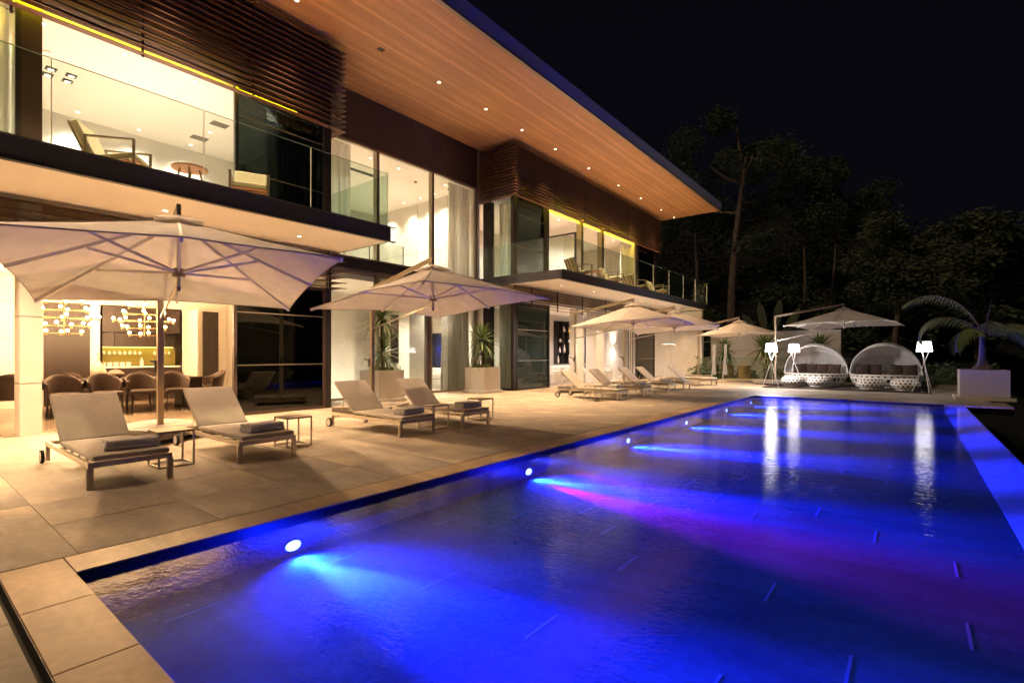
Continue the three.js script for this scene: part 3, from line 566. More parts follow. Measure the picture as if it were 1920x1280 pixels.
// curtained frame
{
  const t = thing('curtained_frame', 'slender pale open frame with tied white curtains beside the farthest lounger', 'garden frame', [-9.35, 0, 27.7]);
  const q = (x, L, dx) => [V(x + 9.35, 0, L - 27.7), V(x + 9.35 + dx, 1.95, L - 27.7 + dx)];
  const A = q(-10.57, 26.7, -.12), B = q(-10.0, 27.2, -.12), D = q(-8.57, 28.3, .12), E2 = q(-8.1, 28.7, .12);
  for (const [a, b] of [A, B, D, E2]) mesh('post', bar(a, b, .045), M.white, t);
  mesh('top_bar', bar(A[1], B[1], .03), M.steel, t); mesh('top_bar', bar(D[1], E2[1], .03), M.steel, t);
  for (const [a, b] of [D, E2]) {
    const pts = [[.07, 1], [.065, .8], [.03, .52], [.06, .4], [.085, .22], [.06, .15]].map(([r, k]) => new THREE.Vector2(r, k * 1.9));
    const g = new THREE.LatheGeometry(new THREE.SplineCurve(pts).getPoints(24), 24), p = g.attributes.position;
    for (let i = 0; i < p.count; i++) { const an = Math.atan2(p.getZ(i), p.getX(i)), s = 1 + .25 * Math.sin(an * 7); p.setX(i, p.getX(i) * s); p.setZ(i, p.getZ(i) * s); }
    g.computeVertexNormals(); mesh('tied_curtain', g.translate(b.x, 0, b.z), M.white, t);
  }
}
// square stone planters
function planter(name, x, L, w, h, label, foot = .06) {
  const t = thing(name, label, 'planter', [x, 0, L]);
  mesh('plinth', bx(-w / 2 - foot, w / 2 + foot, 0, .1, -w / 2 - foot, w / 2 + foot, .006), M.planter, t);
  const s = .05; mesh('box', [bx(-w / 2, w / 2, .101, h, -w / 2, -w / 2 + s, .006), bx(-w / 2, w / 2, .101, h, w / 2 - s, w / 2, .006), bx(-w / 2, -w / 2 + s, .101, h, -w / 2 + s, w / 2 - s, .006), bx(w / 2 - s, w / 2, .101, h, -w / 2 + s, w / 2 - s, .006)], M.planter, t);
  mesh('soil', bx(-w / 2 + s, w / 2 - s, h - .2, h - .06, -w / 2 + s, w / 2 - s), M.soil, t); return t;
}
planter('planter', -12.38, 9.35, .92, .93, 'square stone planter with a tall two headed yucca behind the lounger pair');
planter('planter', -12.38, 13.85, .92, .92, 'square stone planter standing alone beside the glass corner of the far wing');
planter('planter', 1.72, 21.35, 1.12, .92, 'large square planter with the palm, lit violet by the pool', .12);
// yuccas: trunk and separate blades
function bladeGeo(len, w, droop) {
  const n = 6, pos = [], idx = [];
  for (let i = 0; i <= n; i++) { const k = i / n, r = w * Math.min(1, .5 + 2.2 * k) * (1 - k * k * k) + .0015, x = len * k * (1 - .12 * droop * k), y = -droop * len * k * k * .55; pos.push(x, y + .012 * (1 - k), -r, x, y, 0, x, y + .012 * (1 - k), r); }
  for (let i = 0; i < n; i++) for (const s of [0, 1]) { const a = i * 3 + s; idx.push(a, a + 1, a + 3, a + 1, a + 4, a + 3); }
  const g = new THREE.BufferGeometry(); g.setAttribute('position', new THREE.Float32BufferAttribute(pos, 3)); g.setIndex(idx); g.computeVertexNormals(); boxUV(g); g.userData.uvd = true; return g;
}
const blades = [bladeGeo(.62, .024, .25), bladeGeo(.66, .026, .5), bladeGeo(.58, .024, .85), bladeGeo(.5, .022, .1)];
const grassB = [bladeGeo(.26, .022, .6), bladeGeo(.2, .022, .9), bladeGeo(.3, .018, .3)];
function head(t, y, n, k, x = 0, z = 0, joined) {
  const gs = [];
  for (let i = 0; i < n; i++) {
    const e = -.75 + 2.2 * ((i + .5) / n), a = i * 2.39996 + rr(-.2, .2), g = blades[e > .9 ? 3 : e > .3 ? 0 : e > -.2 ? 1 : 2], m = mesh('leaf', g, M.leaf, t);
    m.rotation.set(0, a, e, 'YXZ'); m.position.set(x, y + rr(-.07, .1), z); m.scale.setScalar(k * rr(.8, 1.1));
    if (joined) { t.remove(m); m.updateMatrix(); gs.push(g.clone().applyMatrix4(m.matrix)); }
  }
  if (joined) { const m = mesh('leaves', gs, M.leaf, t); m.userData.kind = 'stuff'; }
}
function yucca(x, y, L, heads, label, o = {}) {
  const t = thing('yucca_plant', label, 'yucca', [x, y, L], 0);
  heads.forEach(([dx, h, dz, k, n], i) => {
    const g = new THREE.TubeGeometry(new THREE.CatmullRomCurve3([V(dx * .3, -.1, dz * .3), V(dx * .8 + .02, h * .5, dz * .8), V(dx, h, dz)]), 10, .045 * (o.thick || 1), 9); mesh('stem', g, M.bark, t);
    head(t, h, n, k, dx, -dz, o.joined);
  });
  if (o.under) { const gs = []; for (let i = 0; i < 190; i++) { const q = new THREE.Object3D(); q.rotation.set(0, rr(0, 6.28), rr(-.1, 1.2), 'YXZ'); q.position.set(rr(-.4, .4), .03, rr(-.4, .4)); q.scale.setScalar(rr(.7, 1.2)); q.updateMatrix(); gs.push(grassB[i % 3].clone().applyMatrix4(q.matrix)); } mesh('ground_cover', gs, M.leafPale, t).userData.kind = 'stuff'; }
  return t;
}
yucca(-12.38, .88, 9.35, [[.05, 1.55, -.05, 1.5, 60], [-.1, .55, .1, 1.35, 56]], 'tall yucca with two leaf heads in the planter behind the lounger pair', { under: 1 });
yucca(-12.38, .86, 13.85, [[.0, 1.0, -.05, 1.55, 64], [-.12, .5, .15, 1.0, 30]], 'yucca with one dense head in the planter beside the far wing', { under: 1 });
[[-8.7, 31.3, 1.9, 1.7, 'dark yucca behind the glass fence, leftmost of three, above the drum pots'], [-6.55, 31.3, 1.95, 2.0, 'dark rounded yucca behind the glass fence right of the curtained frame'], [-3.9, 31.6, 2.0, 1.9, 'dark yucca behind the glass fence and the first floor lamp']].forEach(([x, L, h, k, label]) =>
  yucca(x, -.25, L, [[0, h, 0, k, 80], [.2, h * .42, -.2, k * .75, 36]], label, { joined: 1, thick: 2 }));
// bottle palm in the big planter
{
  const t = thing('bottle_palm', 'small palm with swollen base and drooping fronds in the violet planter', 'palm', [1.72, .86, 21.35]);
  mesh('trunk', new THREE.LatheGeometry(new THREE.SplineCurve([[.30, 0], [.27, .08], [.15, .22], [.10, .45], [.085, .8], [.075, 1.1], [.05, 1.25], [.0, 1.3]].map(p => new THREE.Vector2(...p))).getPoints(30), 24), M.barkPale, t);
  const frond = (az, len, e0, curl, n = 34) => {
    const pts = []; let p = new THREE.Vector3(0, 1.15, 0), e = e0;
    for (let i = 0; i <= 16; i++) { pts.push(p.clone()); p = p.clone().add(new THREE.Vector3(Math.cos(az) * Math.cos(e), Math.sin(e), -Math.sin(az) * Math.cos(e)).multiplyScalar(len / 16)); e -= curl / 16 * (.5 + i / 11); }
    const curve = new THREE.CatmullRomCurve3(pts), f = mesh('frond', new THREE.TubeGeometry(curve, 24, .014, 6), M.barkPale, t), gs = [];
    for (let i = 4; i < n; i++) for (const s of [-1, 1]) {
      const k = i / n, c = curve.getPointAt(k), d = curve.getTangentAt(k), side = new THREE.Vector3(-Math.sin(az), 0, -Math.cos(az)).multiplyScalar(s), q = side.clone().multiplyScalar(.75).add(d.clone().multiplyScalar(.55)).add(new THREE.Vector3(0, -.38 + rr(-.1, .1), 0)).normalize();
      const l = .55 * Math.sin(Math.PI * (.12 + .85 * k)) ** .6, g = bladeGeo(l, .02, .5), up = new THREE.Vector3(0, 1, 0), z = q.clone().cross(up).normalize(), y = z.clone().cross(q);
      g.applyMatrix4(new THREE.Matrix4().makeBasis(q, y, z)).translate(c.x, c.y, c.z); gs.push(g);
    }
    mesh('leaflets', gs, M.leafPale, f).userData.kind = 'stuff';
  };
  frond(3.25, 2.3, .95, 2.7); frond(2.75, 2.9, 1.25, 1.9); frond(4.1, 1.7, .5, 2.3); frond(-.35, 1.9, .7, 2.8); frond(.5, 1.8, .55, 2.3); frond(1.2, 1.7, .9, 2.2);
  mesh('spear_leaf', rod(V(.02, 1.15, 0), V(.22, 2.25, 0), .02, .004), M.barkPale, t);
}
// wooden mat, daybeds, poufs, cushions
{
  const d = struct(thing('deck_mat', 'low dark timber deck under the round daybeds', '', [-2.2, 0, 25.5]));
  for (let k = 0; k < 22; k++) mesh('plank', bx(-2.75, 2.75, .004, .03, -2.35 + k * .19, -2.35 + k * .19 + .182, .002), M.walnut, d);
}
function wicker(g, su, sv) { const u = g.attributes.uv; for (let i = 0; i < u.count; i++) u.setXY(i, u.getX(i) * su, u.getY(i) * sv); g.userData.keepUV = true; return g; }
const lathe = (pts, seg = 48, n = 20) => new THREE.LatheGeometry(new THREE.SplineCurve(pts.map(p => new THREE.Vector2(...p))).getPoints(n), seg);
function makeDaybed() {
  const t = thing('daybed', '', 'daybed', [0, 0, 0], 0, 'round wicker daybeds at the end of the pool'), W = 1.22;
  mesh('base', wicker(lathe([[1.0, .04], [1.14, .18], [1.22, .40], [1.19, .50]]), 9, .75), M.wickerCut, t);
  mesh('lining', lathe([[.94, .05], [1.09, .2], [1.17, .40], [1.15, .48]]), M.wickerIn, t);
  mesh('foot_band', new THREE.TorusGeometry(1.0, .035, 8, 48).rotateX(Math.PI / 2).translate(0, .05, 0), M.wicker, t); mesh('rim', new THREE.TorusGeometry(1.2, .03, 8, 56).rotateX(Math.PI / 2).translate(0, .51, 0), M.wicker, t);
  mesh('mattress', lathe([[0, .50], [.9, .51], [1.08, .48], [1.1, .42], [1.05, .34], [0, .33]]), M.sofa, t);
  const back = lathe([[1.18, .52], [1.2, .7], [1.15, .88]], 28, 8); // woven back, only on the rear half
  { const g = new THREE.LatheGeometry(new THREE.SplineCurve([[1.18, .52], [1.2, .7], [1.15, .88]].map(p => new THREE.Vector2(...p))).getPoints(8), 30, Math.PI * .55, Math.PI * .9); mesh('woven_back', wicker(g, 5, 1), M.wickerCut, t); }
  const hood = (a0, a1, k, name) => {                    // hoops turn about the side-to-side axis, from the rear upwards
    const na = 30, nf = 12, pos = [], idx = [];
    for (let j = 0; j <= nf; j++) for (let i = 0; i <= na; i++) {
      const f = a0 + (a1 - a0) * j / nf, s = i / na * Math.PI, sag = 1 - .018 * Math.sin(Math.PI * ((j / nf * 3) % 1)) - .006 * Math.sin(i * 1.9), r = Math.sin(s) * 1.30 * k * sag;
      pos.push(-Math.cos(s) * W * k, .56 + Math.sin(f) * r, -Math.cos(f) * r * .92);
    }
    for (let j = 0; j < nf; j++) for (let i = 0; i < na; i++) { const a = j * (na + 1) + i, b = a + na + 1; idx.push(a, a + 1, b, a + 1, b + 1, b); }
    const g = new THREE.BufferGeometry(); g.setAttribute('position', new THREE.Float32BufferAttribute(pos, 3)); g.setIndex(idx); g.computeVertexNormals(); return mesh(name, g, M.hood, t);
  };
  hood(.15, 2.0, 1, 'hood');
  for (const [f, k] of [[.85, .985], [2.0, .995], [1.5, .985]]) {
    const pts = []; for (let i = 0; i <= 24; i++) { const s = i / 24 * Math.PI, r = Math.sin(s) * 1.3 * k; pts.push(new THREE.Vector3(-Math.cos(s) * W * k, .56 + Math.sin(f) * r, -Math.cos(f) * r * .92)); }
    mesh('hoop', new THREE.TubeGeometry(new THREE.CatmullRomCurve3(pts), 40, .016, 6), M.white, t);
  }
  for (const s of [-1, 1]) mesh('hood_hinge', cyl(s * 1.21, .44, .64, 0, .035, 12), M.white, t);
  return t;
}
const bed0 = makeDaybed(); bed0.position.set(-3.4, .03, -26.2); bed0.rotation.y = .06; bed0.userData.label = 'round white wicker daybed with hood, left of two, full row of cushions';
copy(bed0, [-.88, .03, 26.1], -.05, 'round white wicker daybed with hood, right of two, gap between its cushions');
{
  const t = thing('pouf', '', 'pouf', [0, 0, 0], 0, 'round wicker poufs before the daybeds');
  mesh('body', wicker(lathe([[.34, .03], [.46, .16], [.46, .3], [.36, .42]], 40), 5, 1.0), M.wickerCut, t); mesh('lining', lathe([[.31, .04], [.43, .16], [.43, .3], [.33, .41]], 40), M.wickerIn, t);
  mesh('top', lathe([[0, .435], [.3, .435], [.37, .41]], 40), M.wicker, t); mesh('foot_band', new THREE.TorusGeometry(.34, .03, 8, 40).rotateX(Math.PI / 2).translate(0, .04, 0), M.wicker, t);
  [[-4.0, 24.5, 'woven white pouf leftmost, before the left daybed'], [-3.05, 24.6, 'woven white pouf right of the pair before the left daybed'], [-1.25, 24.1, 'woven white pouf left of the pair before the right daybed'], [-.2, 24.0, 'woven white pouf rightmost, before the right daybed']]
    .forEach(([x, L, label], i) => { if (i) copy(t, [x, .03, L], i, label); else { t.position.set(x, .03, -L); t.userData.label = label; } });
  // pillow: puffed square
  const g = new THREE.BoxGeometry(.5, .46, .01, 10, 10, 1), p = g.attributes.position;
  for (let i = 0; i < p.count; i++) { const x = p.getX(i) / .25, y = p.getY(i) / .23, k = Math.max(0, (1 - x * x) * (1 - y * y)); p.setZ(i, Math.sign(p.getZ(i)) * (.012 + .10 * Math.sqrt(k))); const q = 1 - .07 * (1 - Math.abs(x * y)) * Math.max(Math.abs(x), Math.abs(y)); p.setX(i, p.getX(i) * q); p.setY(i, p.getY(i) * q); }
  const gg = mergeVertices(g); gg.computeVertexNormals();
  [[-4.05, 26.35, 'leftmost dark brown cushion on the left daybed'], [-3.62, 26.5, 'second dark brown cushion on the left daybed'], [-3.15, 26.5, 'third dark brown cushion on the left daybed'], [-2.7, 26.35, 'rightmost dark brown cushion on the left daybed'], [-1.65, 26.2, 'leftmost dark brown cushion on the right daybed'], [-1.25, 26.35, 'second dark brown cushion on the right daybed'], [-.45, 26.4, 'third dark brown cushion on the right daybed, after the gap'], [-.05, 26.2, 'rightmost dark brown cushion on the right daybed']]
    .forEach(([x, L, label], i) => { const m = mesh('cushion', gg, M.cushion); m.position.set(x, .74, -L); m.rotation.set(-.28, rr(-.25, .25), rr(-.15, .15)); tag(m, label, 'cushion', 'dark cushions on the daybeds'); });
}
// tripod floor lamps
{
  const t = thing('floor_lamp', '', 'floor lamp', [0, 0, 0], 0, 'white tripod floor lamps by the pool end');
  for (let k = 0; k < 3; k++) { const a = k * 2.094 + .5; mesh('leg', rod(new THREE.Vector3(Math.cos(a) * .36, 0, Math.sin(a) * .36), new THREE.Vector3(-Math.cos(a) * .14, 1.52, -Math.sin(a) * .14), .013, .011), M.white, t); }
  mesh('collar', cyl(0, 1.06, 1.14, 0, .035, 12), M.steel, t);
  mesh('lamp_shade', new THREE.CylinderGeometry(.19, .235, .36, 32).translate(0, 1.67, 0), M.shade, t);
  [[-4.6, 23.2, 'white tripod floor lamp at the left of the daybeds, near the pool'], [-4.12, 25.4, 'white tripod floor lamp partly hidden behind the left daybed'], [.35, 23.5, 'white tripod floor lamp on the right behind the palm fronds']].forEach(([x, L, label], i) => {
    if (i) copy(t, [x, .004, L], i * .7, label); else { t.position.set(x, .004, -L); t.userData.label = label; }
    point(V(x, 1.68, L), [1, .93, .9], 11, 6);
  });
}
// glass fence at the terrace end
{
  const t = thing('glass_fence', 'low frameless glass fence along the far end of the terrace', 'fence', [0, 0, 30.2]);
  for (let x = -9.9; x < 2; x += 1.5) mesh('glass_panel', bx(x, Math.min(2.06, x + 1.49), .0, 1.22, -.006, .006), M.rail, t);
  for (let L = 20.8; L < 30; L += 1.55) mesh('glass_panel', bx(2.06, 2.072, .0, 1.22, L - 30.2, L + 1.54 - 30.2), M.rail, t);
}
{
  const t = thing('garden_wall', 'plain pale rendered garden wall behind the glass fence', 'wall', [-6.5, -.3, 33.2]);
  mesh('wall', bx(-3.6, 3.42, 0, 3.08, 0, .25, .01), M.plaster, t); mesh('joint', bx(-3.6, 3.42, 1.9, 1.91, -.004, .001), M.joint, t);
}
{
  const t = thing('drum_pot', '', 'pot', [0, 0, 0], 0, 'golden drum pots behind the fence');
  mesh('pot', lathe([[.26, 0], [.30, .1], [.33, .7], [.34, .95], [.29, .96], [.28, .8]], 28), S([.42, .28, .12], { roughness: .6, map: woodT }), t); mesh('soil', cyl(0, .7, .8, 0, .28, 20), M.soil, t);
  [[-9.3, 31.0, 'golden drum pot left of three behind the fence'], [-8.5, 31.15, 'golden drum pot in the middle of three behind the fence'], [-7.55, 31.0, 'golden drum pot right of three behind the fence']].forEach(([x, L, l], i) => { if (i) copy(t, [x, -.2, L], i, l); else { t.position.set(x, -.2, -L); t.userData.label = l; } });
}

// ================================================================ BALCONY CHAIRS AND TABLES
function makeArmchair() {
  const t = thing('balcony_armchair', '', 'armchair', [0, 0, 0], 0, 'metal framed armchairs on the balconies');
  for (const s of [-1, 1]) mesh('side_frame', [bx(-.36, -.325, 0, .62, s * .34 - .02, s * .34 + .02), bx(.325, .36, 0, .62, s * .34 - .02, s * .34 + .02), bx(-.36, .36, .62, .645, s * .34 - .025, s * .34 + .025), bar(V(-.34, .2, s * .34), V(.34, .34, s * .34), .03, .03)], M.bronze, t);
  for (let k = 0; k < 6; k++) mesh('slat', bx(-.05, .05, -.01, .01, -.32, .32, .002).translate(-.29 + k * .118, .215 + k * .022, 0), M.teak, t);
  mesh('seat_cushion', bx(-.33, .36, 0, .11, -.31, .31, .03).rotateZ(.19).translate(0, .275, 0), M.khaki, t);
  mesh('back_cushion', bx(-.06, .06, 0, .62, -.31, .31, .03).rotateZ(.42).translate(-.28, .32, 0), M.khaki, t);
  mesh('back_frame', [-.24, 0, .24].map(z => bar(V(-.34, .24, z), V(-.62, .88, z), .025, .04)), M.bronze, t); return t;
}
const ac = makeArmchair();
[[-10.75, 2.6, -.95, 'khaki slatted armchair at the left of the near balcony'], [-10.65, 4.75, .45, 'khaki slatted armchair right of the round table on the near balcony'], [-10.6, 17.8, -1.1, 'brown slatted armchair leftmost on the far balcony'], [-10.5, 20.5, -.1, 'brown slatted armchair second on the far balcony'], [-10.6, 23.2, -1.1, 'brown slatted armchair third on the far balcony'], [-10.5, 25.7, -.1, 'brown slatted armchair farthest on the far balcony']]
  .forEach(([x, L, r, l], i) => { if (i) copy(ac, [x, 4.378, L], -r, l); else { ac.position.set(x, 4.378, -L); ac.rotation.y = -r; ac.userData.label = l; } });
{
  const t = thing('balcony_table', '', 'table', [0, 0, 0], 0, 'round balcony tables');
  mesh('table_top', cyl(0, .56, .59, 0, .3, 36), M.teak, t);
  for (let k = 0; k < 4; k++) { const a = k * 1.571 + .4; mesh('leg', rod(new THREE.Vector3(Math.cos(a) * .27, 0, Math.sin(a) * .27), new THREE.Vector3(Math.cos(a) * .16, .56, Math.sin(a) * .16), .016), M.bronze, t); }
  t.position.set(-10.85, 4.378, -3.72); t.userData.label = 'small round table between the armchairs on the near balcony';
  copy(t, [-10.7, 4.378, 19.2], .3, 'small round table between the first armchairs on the far balcony');
}
{ // bedside lamp glowing in the upper left room
  const t = thing('table_lamp', 'white glowing lamp inside the upper left room behind the balcony table', 'lamp', [-13.2, 4.378, 4.25]);
  mesh('stand', [cyl(0, 0, .03, 0, .14, 20), cyl(0, .03, .55, 0, .02, 10)], M.chrome, t); mesh('lamp_shade', new THREE.CylinderGeometry(.17, .23, .34, 28).translate(0, .72, 0), M.shade, t); point(V(-13.2, 5.1, 4.25), SOFT, 3, 5);
  tag(mesh('interior_door', bx(-16.795, -16.74, 4.38, 6.6, 2.3, 3.1, .004), M.concrete), 'grey interior door in back wall of the upper left room', 'door');
}
// ================================================================ DINING ROOM
{
  const t = thing('dining_table', 'long dark dining table seen through the open doors', 'table', [-15.7, .004, 2.1]);
  mesh('table_top', bx(-.62, .62, .73, .795, -3.6, 3.4, .004), M.walnut, t);
  mesh('apron', bx(-.5, .5, .60, .729, -3.4, 3.2), M.walnut, t); for (const L of [-3.2, 3.1]) mesh('end_panel', bx(-.6, .6, 0, .729, L, L + .28, .004), M.walnut, t);
}
function makeChair() {
  const t = thing('dining_chair', '', 'chair', [0, 0, 0], 0, 'brown leather tub chairs at the dining table');
  const na = 36, nv = 6, ring = (rad, dy) => { const pos = []; for (let j = 0; j <= nv; j++) for (let i = 0; i <= na; i++) { const a = (i / na - .5) * 3.9, hgt = .66 + .17 * Math.cos(a * .8) ** 2 * (Math.abs(a) < 1.95 ? 1 : 0), k = j / nv, r = rad * (.86 + .16 * k), y = .40 + dy + (hgt - .40) * k; pos.push(-Math.cos(a) * r * 1.02 - .02 * k, y, Math.sin(a) * r); } return pos; };
  const o = ring(.29, 0), inn = ring(.262, 0), w = na + 1, N = (nv + 1) * w, idx = [];
  const q = (a, b, c, d) => idx.push(a, b, c, b, d, c);
  for (let j = 0; j < nv; j++) for (let i = 0; i < na; i++) { const a = j * w + i; q(a, a + 1, a + w, a + w + 1); q(N + a + 1, N + a, N + a + w + 1, N + a + w); }
  for (let i = 0; i < na; i++) { const a = nv * w + i; q(a, a + 1, N + a, N + a + 1); }
  for (let j = 0; j < nv; j++) { const a = j * w, b = a + na; q(a, a + w, N + a, N + a + w); q(b + w, b, N + b + w, N + b); }
  const g = new THREE.BufferGeometry(); g.setAttribute('position', new THREE.Float32BufferAttribute([...o, ...inn], 3)); g.setIndex(idx); const f = g.toNonIndexed(); f.computeVertexNormals();
  const ss = mergeVertices(g); ss.computeVertexNormals(); mesh('tub_back', ss, M.leather, t);
  mesh('seat', [cyl(.0, .385, .47, 0, .255, 32), bx(.0, .28, .385, .465, -.25, .25, .03)], M.leather, t).userData.kind = 'stuff';
  for (const [x, z] of [[-.2, -.2], [-.2, .2], [.22, -.22], [.22, .22]]) mesh('leg', rod(V(x * 1.1, 0, z * 1.08), V(x, .39, z), .014, .019), M.walnut, t);
  return t;
}
const dc = makeChair(); dc.scale.setScalar(1.14);
[[-14.75, 1.73, 0, 'leather tub chair partly hidden behind the stone column'], [-14.75, 2.57, 0, 'leather tub chair first right of the stone column, near side'], [-14.75, 3.3, 0, 'leather tub chair second right of the stone column, near side'], [-14.75, 4.02, 0, 'leather tub chair just left of the umbrella pole, near side'], [-14.75, 4.74, 0, 'leather tub chair right of the umbrella pole, near side'], [-15.5, 5.85, 1, 'leather tub chair at the right head of the dining table'],
  [-16.65, 1.95, 2, 'leather tub chair across the table, left of the column'], [-16.65, 2.9, 2, 'leather tub chair across the table, first right of the column'], [-16.65, 3.7, 2, 'leather tub chair across the table, behind the vases'], [-16.65, 4.5, 2, 'leather tub chair across the table, third right of the column'], [-16.65, 5.2, 2, 'leather tub chair across the table, nearest its right end'], [-14.75, .84, 0, 'leather tub chair left of the stone column, near side']]
  .forEach(([x, L, k, l], i) => { const r = [Math.PI, -Math.PI / 2, 0][k] + rr(-.06, .06); if (i) copy(dc, [x, .004, L], r, l); else { dc.position.set(x, .004, -L); dc.rotation.y = r; dc.userData.label = l; } });
// chandeliers: brass arms on five levels, a bulb in a glass cup at each end
function chandelier(x, L, label, lit) {
  const t = thing('chandelier', label, 'chandelier', [x, 1.85, L], 0, 'many armed brass chandeliers over the dining table');
  mesh('stem', cyl(0, 0, 1.545, 0, .012, 10), M.brass, t); mesh('canopy_plate', cyl(0, 1.53, 1.55, 0, .07, 20), M.brass, t);
  [[.04, .32, 4], [.22, .48, 6], [.40, .64, 8], [.58, .48, 6], [.76, .32, 4]].forEach(([y, r, n], lv) => {
    for (let k = 0; k < n; k++) {
      const a = k / n * 6.2832 + lv * .45, e = new THREE.Vector3(Math.cos(a) * r, y, Math.sin(a) * r);
      const arm = mesh('arm', rod(new THREE.Vector3(0, y, 0), e, .008, .008, 6), M.brass, t);
      mesh('cup', new THREE.CylinderGeometry(.022, .022, .07, 12).translate(e.x, e.y - .01, e.z), M.brass, arm);
      mesh('bulb', new THREE.SphereGeometry(.036, 14, 10).translate(e.x, e.y + .06, e.z), M.bulb, arm);
      if (k % 2 === lv % 2) point(e.clone().add(new THREE.Vector3(x, 1.85 + .06, -L)), AMBER, lit, 1.6);
    }
  });
}
M.brass = S([.72, .52, .26], { metalness: 1, roughness: .25 });
chandelier(-15.6, 2.72, 'brass chandelier of glowing bulbs just right of the stone column', 1.35);
chandelier(-15.6, 4.3, 'brass chandelier of glowing bulbs behind the umbrella pole', 1.35);
{
  const t = tag(mesh('bottle_vase', lathe([[0, 0], [.11, .01], [.16, .14], [.11, .3], [.035, .42], [.03, .6], [.04, .62]], 28, 30).translate(0, 0, 0), S([.5, .36, .28], { roughness: .6 })), 'tall bottle shaped clay vase on the dining table', 'vase'); t.position.set(-15.9, .80, -3.42);
  const b = tag(mesh('low_vase', lathe([[0, 0], [.1, .01], [.18, .1], [.1, .2], [.03, .22], [.035, .25]], 28, 24), S([.16, .11, .09], { roughness: .5 })), 'low round dark vase right of the bottle vase on dining table', 'vase'); b.position.set(-15.7, .80, -3.72);
}
const ORD = ['first', 'second', 'third', 'fourth', 'fifth', 'sixth', 'seventh', 'eighth', 'ninth'];
{ // hanging wine glasses, tumblers, bottles
  const wg = lathe([[.03, 0], [.004, .01], [.004, .09], [.035, .13], [.038, .17], [.03, .2]], 18, 20).rotateX(Math.PI).translate(0, 0, 0);
  for (let i = 0; i < 12; i++) { const L = i < 8 ? 4.1 + i * .125 : 5.36 + (i - 8) * .125, m = mesh('wine_glass', wg, M.clear); m.position.set(-18.48, 1.595, -L); tag(m, `upside down wine glass, ${ORD[i < 8 ? i : i - 8]} from left in the row hanging ${i < 8 ? 'left' : 'right'} of the umbrella pole`, 'wine glass', i < 8 ? 'wine glasses hanging left in the bar' : 'wine glasses hanging right in the bar'); }
  const tg = lathe([[0, 0], [.03, .003], [.036, .11], [.033, .11], [.028, .012], [0, .01]], 16, 16);
  for (let i = 0; i < 9; i++) { const m = mesh('tumbler', tg, M.clear); m.position.set(-18.42 + (i % 2) * .1, 1.043, -(4.1 + i * .075)); tag(m, `clear tumbler, ${ORD[i]} from the left in the row on the bar counter`, 'glass', 'tumblers on the bar counter'); }
  const bt = lathe([[0, 0], [.045, .005], [.045, .14], [.02, .2], [.018, .26]], 18, 20), m = tag(mesh('decanter', bt, M.clear), 'clear decanter at the right end of the tumblers on the bar', 'decanter'); m.position.set(-18.4, 1.043, -5.0);
  const rd = tag(mesh('radio', [bx(-.08, .08, 0, .07, -.16, .16, .01)], M.black), 'small black device with blue display in the bar shelf', 'radio'); rd.position.set(-18.22, 1.64, -5.45); rd.position.y = 1.64;
  mesh('display_light', bx(.081, .084, .02, .05, .0, .05), M.glow(.2, .3, 5), rd);
}
// ================================================================ HALL AND LIVING ROOM
{
  const cv = tex(128, (u, v) => { const a = fbm(u, v, 5, 7, 5), b = Math.max(0, 1 - Math.hypot((u - .5) * 2.2, (v - .55) * 1.6)); return [.02 + .10 * b * a, .04 + .16 * b * a, .10 + 1.0 * b * a]; }, [1.4, 1.9]);
  cv.wrapS = cv.wrapT = THREE.ClampToEdgeWrapping; const g = bx(-.02, .02, 0, 1.9, -.7, .7); const uv = []; { const p = g.attributes.position; for (let i = 0; i < p.count; i++) uv.push(-p.getZ(i) + .7, p.getY(i)); g.setAttribute('uv', new THREE.Float32BufferAttribute(uv, 2)); g.userData.keepUV = true; }
  const t = thing('painting', 'large abstract blue painting inside the entrance hall', 'painting', [-15.75, .75, 14.86], -Math.PI / 2); t.scale.set(1, .8, .62); mesh('canvas', g, S([1, 1, 1], { map: cv, roughness: .6 }), t); mesh('frame', [bx(-.03, .03, -.03, 0, -.73, .73), bx(-.03, .03, 1.9, 1.93, -.73, .73), bx(-.03, .03, 0, 1.9, -.73, -.7), bx(-.03, .03, 0, 1.9, .7, .73)], M.black, t);
}
function sofa(x, L, turn, w, label) {
  const t = thing('sofa', label, 'sofa', [x, .006, L], turn);
  mesh('base', bx(-.4, .4, .1, .38, -w / 2, w / 2, .02), M.sofa, t); mesh('back', bx(-.42, -.2, .38, .82, -w / 2, w / 2, .04), M.sofa, t);
  for (const s of [-1, 1]) mesh('arm', bx(-.4, .4, .38, .62, s * (w / 2 - .1) - .1, s * (w / 2 - .1) + .1, .03), M.sofa, t);
  for (const s of w > 1.2 ? [-1, 1] : [0]) mesh('seat_cushion', bx(-.19, .41, .38, .5, s * w / 4 - w / (w > 1.2 ? 4 : 2) + .1, s * w / 4 + w / (w > 1.2 ? 4 : 2) - .1, .03), M.sofa, t);
  mesh('leg', [[-.36, -1], [-.36, 1], [.36, -1], [.36, 1]].map(([a, s]) => cyl(a, 0, .1, s * (w / 2 - .06), .015, 8)), M.chrome, t).userData.kind = 'stuff'; return t;
}
sofa(-13.2, 19.5, -Math.PI / 2, .95, 'pale armchair just inside the open far living room'); sofa(-14.1, 22.6, 0, 2.2, 'pale sofa along the back wall below the left display niche');
sofa(-13.6, 25.2, 0, 1.0, 'pale armchair right of the light post in the living room'); sofa(-15.6, 14.2, -Math.PI / 2, .9, 'cream armchair in the hall below the blue painting');
